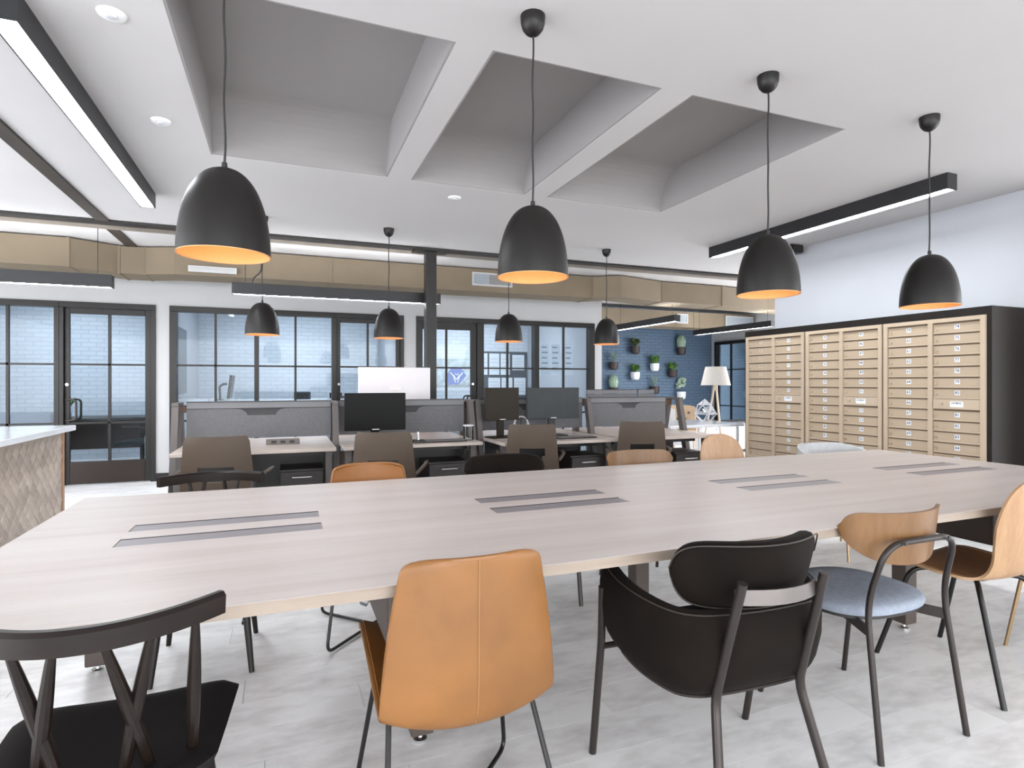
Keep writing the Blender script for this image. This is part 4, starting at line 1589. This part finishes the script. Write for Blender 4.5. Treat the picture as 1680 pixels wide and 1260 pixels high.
# task chairs
def task_chair(label):
    r = thing('task_chair', label, 'office chair', group='taupe task chairs')
    I, J = 15, 17
    g = []
    for i in range(I):
        t = i / (I - 1)
        z = .44 + .46 * t
        row = []
        hw = (.235 - .045 * t) if t < .9 else (.1945 - .02 * ((t - .9) / .1) ** 2)
        for j in range(J):
            u = -1 + 2 * j / (J - 1)
            y = -.21 - .06 * t + .05 * u * u - .015 * math.sin(t * PI)
            row.append((u * hw, y, z))
        g.append(row)
    MB().surf(g, .016, skip=lambda i, j: 5 <= i <= 7 and 4 + (i == 5) <= j <= 11 - (i == 5)).build('backrest', M_taupe, r, angle=50)
    m = []
    for i in range(9):
        t = i / 8
        m.append([((-1 + 2 * j / 8) * .235, -.20 + .44 * t, .445 - .02 * abs(-1 + 2 * j / 8) ** 4 - .03 * t ** 5) for j in range(9)])
    MB().surf(m, .05).build('seat', M_taupe2, r, angle=60)
    for s_ in (-1, 1):
        MB().tube(fillet([(s_ * .225, -.215, .60), (s_ * .275, -.14, .645), (s_ * .285, .10, .645)], .05), .016, 8, flat=.55).build('armrest', M_taupe, r)
    MB().cyl((0, 0, .08), (0, 0, .42), .028).build('gas_column', M_black, r)
    st = MB()
    for k_ in range(5):
        a = 2 * PI * k_ / 5 + .3
        st.tube([(0, 0, .10), (.29 * math.cos(a), .29 * math.sin(a), .065)], .02, 8, radii=[.026, .016])
    st.build('star_base', M_black, r)
    for k_ in range(5):
        a = 2 * PI * k_ / 5 + .3
        MB().cyl((.29 * math.cos(a) - .02, .29 * math.sin(a), .028), (.29 * math.cos(a) + .02, .29 * math.sin(a), .028), .028).build('castor', M_black, r)
    return r


tc0 = task_chair('taupe task chair at the leftmost desk')
tc0.location = (-.365, 4.40, 0)
tc0.rotation_euler = (0, 0, math.radians(-8))
dup(tc0, (.72, 4.33, 0), math.radians(-16), 'taupe task chair in front of the black monitor')
dup(tc0, (2.0, 4.62, 0), math.radians(-20), 'taupe task chair in front of the slate monitors')
dup(tc0, (3.06, 4.57, 0), math.radians(-24), 'taupe task chair at the rightmost desk')

# rear low partition
privacy_screen('grey low partition screen far behind, before the blue wall', 3.87, 4.66, 7.0, 1.145, .65, False)
privacy_screen('brown-grey short partition screen beside the blue wall plants', 4.69, 4.96, 7.0, 1.145, .65, False)

# ================================================================ FAR CORNER LOUNGE
fl_ = thing('floor_lamp', 'tripod floor lamp with linen shade in the far corner', 'lamp', (6.25, 7.2, 0))
MB().lathe([(.155, 1.486), (.222, 1.20)], 32).lathe([(.218, 1.20), (.151, 1.486)], 32).build('shade', M_shade, fl_, angle=60)
for a in (-1.8, .35, 2.5):
    MB().cyl((.015 * math.cos(a), .015 * math.sin(a), 1.19), (.24 * math.cos(a), .24 * math.sin(a), 0), .016, .012).build('leg', M_paleWood, fl_)
MB().lathe([(.0, 1.12), (.03, 1.12), (.03, 1.20), (.0, 1.20)], 16).build('hub', M_paleWood, fl_)
MB().cyl((0, 0, 1.20), (0, 0, 1.36), .008).build('stem', M_brass, fl_)
MB().ball((0, 0, 1.38), .035).build('bulb', M_white, fl_)


def lounge(label, x, y, rz, m_, tuft=False):
    r = thing('lounge_chair', label, 'chair', (x, y, 0), rz)
    g = []
    for i in range(13):
        u = -1 + 2 * i / 12
        g.append([(u * .30, -.26 + .08 * u * u - .07 * k / 6, .40 + .46 * k / 6 - .03 * abs(u) ** 6 * k / 6) for k in range(7)])
    bk = MB().surf(g, .07).build('backrest', m_, r, angle=70)
    if tuft:
        for i in range(3):
            for j in range(4):
                u = -.6 + .4 * j + (.2 if i % 2 else 0)
                if abs(u) > .75:
                    continue
                MB().ball((u * .30, -.20 + .08 * u * u - .07 * (.25 + .25 * i), .40 + .46 * (.3 + .22 * i)), .022, 10, 6).ball((u * .30, -.28 + .08 * u * u - .07 * (.25 + .25 * i), .40 + .46 * (.3 + .22 * i)), .022, 10, 6).build('button', M_button, bk)
    B(-.29, .29, -.22, .30, .36, .45, .02).build('seat', m_, r)
    for sx in (-1, 1):
        for sy in (-1, 1):
            MB().cyl((sx * .24, .04 + sy * .2, .36), (sx * .27, .04 + sy * .25, 0), .017, .012).build('leg', M_paleWood, r)
    return r


lounge('tufted beige lounge chair before the blue wall', 6.05, 7.75, PI - .35, M_tuft, True)
lounge('white lounge chair behind the right end of the desks', 5.15, 7.02, PI - .2, M_white)
wt = thing('white_table', 'white side table beside the far end of the mailbox case', 'table', (4.72, 6.05, 0))
B(-.50, .62, -.42, .42, .70, .735, .006).build('top', M_quartz, wt)
for sx in (-.44, .56):
    for sy in (-.36, .36):
        MB().cyl((sx, sy, .70), (sx, sy, 0), .02).build('leg', M_white, wt)
cr = thing('credenza', 'low white cabinet under the corner window', 'cabinet', (7.35, 8.3, 0))
B(-.65, .65, -.22, .22, .06, .52).build('body', M_white, cr, smooth=False)
B(-.67, .67, -.24, .24, .52, .55).build('top', M_black, cr, smooth=False)
for sx in (-.33, .33):
    d = B(sx - .31, sx + .31, -.235, -.22, .08, .50).build('door', M_white, cr, smooth=False)
    B(sx - .02, sx + .02, -.245, -.235, .42, .43).build('pull', M_black, d, smooth=False)
B(-.6, .6, -.18, .18, 0, .06).build('plinth', M_black, cr, smooth=False)
# faceted wire terrarium on the side table
te = thing('wire_terrarium', 'faceted wire and glass terrarium beside the floor lamp', 'ornament', (5.12, 6.10, .735))
n = 5
rings = [(.06, 0), (.15, .10), (.09, .22), (.002, .29)]
pp = [[(rr * math.cos(2 * PI * (k_ + .5 * (i % 2)) / n), rr * math.sin(2 * PI * (k_ + .5 * (i % 2)) / n), z) for k_ in range(n)] for i, (rr, z) in enumerate(rings)]
wm = MB()
for i in range(4):
    for k_ in range(n):
        if i < 3:
            wm.cyl(pp[i][k_], pp[i][(k_ + 1) % n], .004, n=6)
        if i < 3:
            wm.cyl(pp[i][k_], pp[i + 1][k_], .004, n=6)
            wm.cyl(pp[i][k_], pp[i + 1][(k_ - 1 + (i % 2) * 2) % n], .004, n=6)
wm.build('wire_frame', M_silver, te)
gm = MB()
for i in range(3):
    for k_ in range(n):
        gm.add([pp[i][k_], pp[i][(k_ + 1) % n], pp[i + 1][k_]], [(0, 1, 2)])
gm.build('glass_panels', M_clear, te, smooth=False)


# --- wall pots
def wall_pot(label, x, z, potm, kind):
    r = thing('wall_plant', label, 'plant', (x, 11.2, z))
    r.scale = (1.2, 1.2, 1.2)
    R = .085
    MB().lathe([(.0, -.10), (.05, -.10), (.072, -.085), (.085, -.04), (.088, .045), (.080, .045), (.078, -.03), (.0, -.03)], 22, (0, -.10, 0)).build('pot', potm, r)
    MB().lathe([(.0, .030), (.080, .030)], 20, (0, -.10, 0)).build('soil', M_soil, r)
    B(-.03, .03, -.015, 0, -.05, .03).build('bracket', M_black, r, smooth=False)
    f = MB()
    rnd = random.Random(hash(label) % 1000 if False else int(x * 100))
    if kind == 'cactus':
        f.ball((0, -.10, .15), .085, 16, 10, (.9, .9, 1.5))
        for k_ in range(12):
            a = 2 * PI * k_ / 12
            f.tube([(.078 * math.cos(a) * math.sin(t), -.10 + .078 * math.sin(a) * math.sin(t), .15 - .128 * math.cos(t)) for t in frange(.3, PI - .2, 9)], .012, 5)
        mm = M_leafp
    elif kind == 'pale':
        for k_ in range(16):
            a = rnd.uniform(0, 2 * PI)
            h_ = rnd.uniform(.12, .30)
            sp = rnd.uniform(.02, .09)
            f.ball((sp * math.cos(a), -.10 + sp * math.sin(a) * .7, h_), .035, 8, 6)
        mm = M_leafp
    elif kind == 'tall':
        for k_ in range(9):
            a = rnd.uniform(0, 2 * PI)
            sp = rnd.uniform(.02, .09)
            f.tube([(0, -.10, .03), (sp * .5 * math.cos(a), -.10 + sp * .5 * math.sin(a), .14), (sp * math.cos(a), -.10 + sp * math.sin(a), rnd.uniform(.20, .30))], .012, 5, radii=[.004, .014, .003], flat=.3)
        mm = M_leafp
    else:
        for k_ in range(30):
            a = rnd.uniform(0, 2 * PI)
            sp = rnd.uniform(.07, .17)
            hh = rnd.uniform(.06, .17)
            f.tube([(0, -.10, .03), (sp * .55 * math.cos(a), -.10 + min(.0, 0) + sp * .45 * math.sin(a), .03 + hh), (sp * math.cos(a), -.10 + sp * .55 * math.sin(a), .03 + hh * .75)], .02, 5, radii=[.006, .026, .003], flat=.25)
        mm = M_leafd if kind == 'olive' else M_leaf
    f.build('foliage', mm, r)
    return r


wall_pot('olive succulent in a dark wall pot, top left on the blue wall', 7.36, 2.0, M_potd, 'olive')
wall_pot('tall pale plant in a brown wall pot at the left edge of the blue wall', 6.80, 1.64, M_potd, 'tall')
wall_pot('bright green plant in a white wall pot, lower left on the blue wall', 7.36, 1.42, M_potw, 'green')
wall_pot('small green plant in a white wall pot at the centre of the blue wall', 7.88, 1.62, M_potw, 'green')
wall_pot('ribbed cactus in a dark wall pot, top right on the blue wall', 8.62, 2.0, M_potd, 'cactus')
wall_pot('green plant in a brown wall pot right of centre on the blue wall', 8.38, 1.48, M_potd, 'green')
wall_pot('small plant in a brown wall pot just above the low partition', 7.88, 1.10, M_potd, 'tall')
wall_pot('white cactus in a white wall pot above the right end of the desks', 8.62, .97, M_potw, 'pale')
wall_pot('striped cactus in a dark wall pot at the lower left of the blue wall', 6.80, 1.07, M_potd, 'cactus')

# ================================================================ INSIDE THE GLASS OFFICES
tv = thing('wall_screen', 'large slate wall screen on the partition in the middle office', 'screen', (-1.36, 9.14, 1.55))
B(0, .04, -.57, .57, -.46, .46, .004).build('casing', M_tv, tv)
B(.04, .043, -.55, .55, -.44, .44).build('panel', M_tv, tv, smooth=False)
cb_ = thing('white_cabinet', 'low white cabinet under the wall screen', 'cabinet', (-1.14, 9.15, 0))
B(-.21, .21, -.45, .45, 0, 1.02).build('body', M_white, cb_, smooth=False)
for s_ in (-1, 1):
    B(.21, .222, s_ * .225 - .215, s_ * .225 + .215, .05, .98).build('door', M_white, cb_, smooth=False)
# office A: desk, chair, plant, sofa, lamp
da = thing('office_desk', 'dark office desk seen through the left glass door', 'desk', (-2.45, 10.1, 0))
B(-.70, .60, -.35, .35, .70, .74, .004).build('top', M_ped, da)
for s_ in (-1, 1):
    B(s_ * .56 - .04, s_ * .56 + .04, -.30, .30, 0, .70).build('leg_panel', M_ped, da, smooth=False)
B(-.56, .56, .24, .27, .25, .70).build('back_panel', M_legpanel, da, smooth=False)
oc = dup(tc0, (-1.82, 9.40, 0), math.radians(70), 'office chair seen through the left glass door')
oc['group'] = 'office chairs in the glass rooms'
pa = thing('office_pendant', 'white bowl pendant seen through the left glass door', 'lamp', (-1.80, 10.0, 1.62))
MB().lathe([(.0, 0), (.06, .004), (.11, .03), (.135, .08), (.14, .10), (.0, .10)], 24).build('bowl', M_white, pa)
MB().cyl((0, 0, .10), (0, 0, 1.17), .004, n=6).build('cord', M_white, pa)
so_ = thing('sofa', 'slate grey sofa back seen through the far left glazing', 'sofa', (-3.5, 9.2, 0))
B(-.75, .75, -.10, .05, .25, .86, .03).build('back', M_slate, so_)
B(-.75, .75, .05, .60, .15, .44, .03).build('seat', M_slate, so_)
for s_ in (-1, 1):
    B(s_ * .67 - .07, s_ * .67 + .07, -.05, .62, .15, .60, .03).build('arm', M_slate, so_)
    B(s_ * .65 - .03, s_ * .65 + .03, -.05, .0, 0, .25).build('leg', M_black, so_, smooth=False)
pv = thing('potted_plant', 'small green plant in a white vase behind the glass, beside the sofa', 'plant', (-2.86, 10.02, .74))
MB().lathe([(.0, 0), (.045, 0), (.055, .06), (.045, .11), (.035, .12)], 18).build('vase', M_potw, pv)
f = MB()
rnd = random.Random(3)
for k_ in range(22):
    a = rnd.uniform(0, 2 * PI)
    sp = rnd.uniform(.04, .13)
    f.tube([(0, 0, .11), (sp * .6 * math.cos(a), sp * .6 * math.sin(a), .22), (sp * math.cos(a), sp * math.sin(a), rnd.uniform(.20, .30))], .02, 5, radii=[.004, .022, .003], flat=.3)
f.build('foliage', M_leaf, pv)
ba = thing('storage_box', 'white slatted box on the floor at the left glass door edge', 'box', (-1.58, 8.95, 0))
B(-.10, .06, -.14, .14, 0, .55, .004).build('shell', M_white, ba)
for k_ in range(7):
    B(-.102, .062, -.143, -.139, .04 + .07 * k_, .085 + .07 * k_).build('slat', M_greyfab, ba, smooth=False)
# office B: table with monitor arm and small devices
dbk = thing('office_desk', 'white desk along the brick wall in the middle office', 'desk', (.15, 10.5, 0))
B(-1.25, 1.3, -.4, .4, .92, .96, .004).build('top', M_white, dbk)
for sx in (-1.1, 1.15):
    B(sx - .03, sx + .03, -.33, .33, 0, .92).build('leg_panel', M_white, dbk, smooth=False)
ma = thing('mounted_monitor', 'monitor seen edge-on on a black arm in the middle office', 'monitor', (-.86, 10.3, .96))
MB().tube(fillet([(-.07, 0, 0), (-.08, 0, .22), (-.02, 0, .26), (.03, 0, .26)], .03), .018, 8).build('arm', M_black, ma)
MB().box(-.02, .02, -.28, .28, .03, .40, .004, Matrix.Translation((.06, 0, 0)) @ Matrix.Rotation(.12, 4, 'Y')).build('display', M_scr, ma)
B(-.13, -.02, -.06, .06, 0, .012).build('clamp', M_black, ma)
for x, lab in ((.30, 'small dark speaker on the white desk in the middle office'), (.83, 'small framed device on the white desk in the middle office')):
    r = thing('desk_device', lab, 'device', (x, 10.25, .96))
    B(-.13, .13, -.05, .05, 0, .13, .01).build('case', M_board if x < .5 else M_silver, r)
    B(-.10, .10, -.054, -.05, .02, .11).build('front', M_black, r, smooth=False)
# office C: pinboard with sheets, banner, list sheets, bookcase
pb = thing('pinboard', 'slate pinboard covered with white sheets in the right office', 'board', (4.10, 11.28, 1.28))
B(-.35, .70, -.02, 0, -.78, .60, .004).build('backing', M_board, pb)
sheets = [(-.33, .12, .14, .44), (-.15, .12, .22, .44), (.10, .12, .20, .44), (.36, .22, .27, .32), (-.17, -.30, .26, .36), (.12, -.30, .24, .36), (.40, -.30, .26, .36)]
for x, z, a, b in sheets:
    s_ = B(x, x + a, -.026, -.02, z, z + b).build('sheet', M_paper, pb, smooth=False)
    for k_ in range(4):
        B(x + .03, x + a * (.9 - .1 * (k_ % 2)), -.0265, -.026, z + b * (.2 + .18 * k_), z + b * (.2 + .18 * k_) + .008).build('print_line', M_grille, s_, smooth=False)
bn = thing('wall_banner', 'grey banner with a blue diamond emblem in the right office', 'banner', (3.24, 11.28, 1.36))
B(-.42, .34, -.014, 0, -.18, .36).build('cloth', M_banner, bn, smooth=False)
MB().prism([(-.20, .02), (-.08, .20), (.12, .16), (.22, .02), (.06, -.16), (-.16, -.16)], -.018, -.014, 'y').build('emblem_field', M_bannerb, bn, smooth=False)
em = MB()
em.tube([(-.12, -.0195, .08), (-.05, -.0195, .0), (-.01, -.0195, -.12), (.03, -.0195, -.12), (.07, -.0195, .0), (.14, -.0195, .08)], .014, 6)
em.tube([(.01, -.0195, -.06), (-.04, -.0195, .02), (-.015, -.0195, .06), (.012, -.0195, .03), (.04, -.0195, .06), (.065, -.0195, .02), (.01, -.0195, -.06)], .010, 6)
em.build('emblem_mark', M_paper, bn)
for i, x in enumerate((3.93, 4.12, 4.36)):
    r = thing('list_sheet', ('first', 'second', 'third')[i] + ' printed list sheet taped inside the rightmost pane', 'paper', (x, YB + .058, 1.50))
    B(-.075, .075, 0, .002, -.14, .36).build('sheet', M_paper, r, smooth=False)
    for k_ in range(5):
        B(-.055, .035 + .02 * (k_ % 2), -.001, 0, .30 - .085 * k_, .325 - .085 * k_).build('print_line', M_grille, r, smooth=False)
bc = thing('bookcase', 'tall narrow bookcase with folders behind the steel column', 'shelf', (1.93, 9.6, 0))
bm = MB()
bm.box(-.13, .13, -.4, -.38, 0, 2.1).box(-.13, .13, .38, .4, 0, 2.1).box(-.13, -.115, -.38, .38, 0, 2.1)
bm.build('carcass', M_black, bc, smooth=False)
for k_ in range(6):
    B(-.115, .13, -.38, .38, .02 + .4 * k_, .04 + .4 * k_).build('shelf_board', M_black, bc, smooth=False)
for k_ in range(2, 5):
    for q in range(2):
        fo = thing('folder', 'white folder on shelf %s of the narrow bookcase, %s' % (('one', 'two', 'three', 'four', 'five')[k_], ('nearest', 'second', 'third', 'farthest')[q]), 'folder', (1.95, 9.27 + .16 * q, .04 + .4 * k_), group='folders in the narrow bookcase')
        B(-.09, .09, -.035, .035, 0, .28, .003).build('cover', M_paper if (k_ + q) % 3 else M_slate, fo)
        B(.09, .092, -.02, .02, .15, .22).build('spine_label', M_label, fo, smooth=False)
rc = thing('office_desk', 'white reception desk in the right office behind the monitors', 'desk', (3.2, 10.5, 0))
B(-.9, .9, -.35, .35, .70, .74).build('top', M_white, rc, smooth=False)
for sx in (-.8, .8):
    B(sx - .03, sx + .03, -.3, .3, 0, .70).build('leg_panel', M_white, rc, smooth=False)
B(-.78, .78, .25, .28, .2, .7).build('back_panel', M_white, rc, smooth=False)
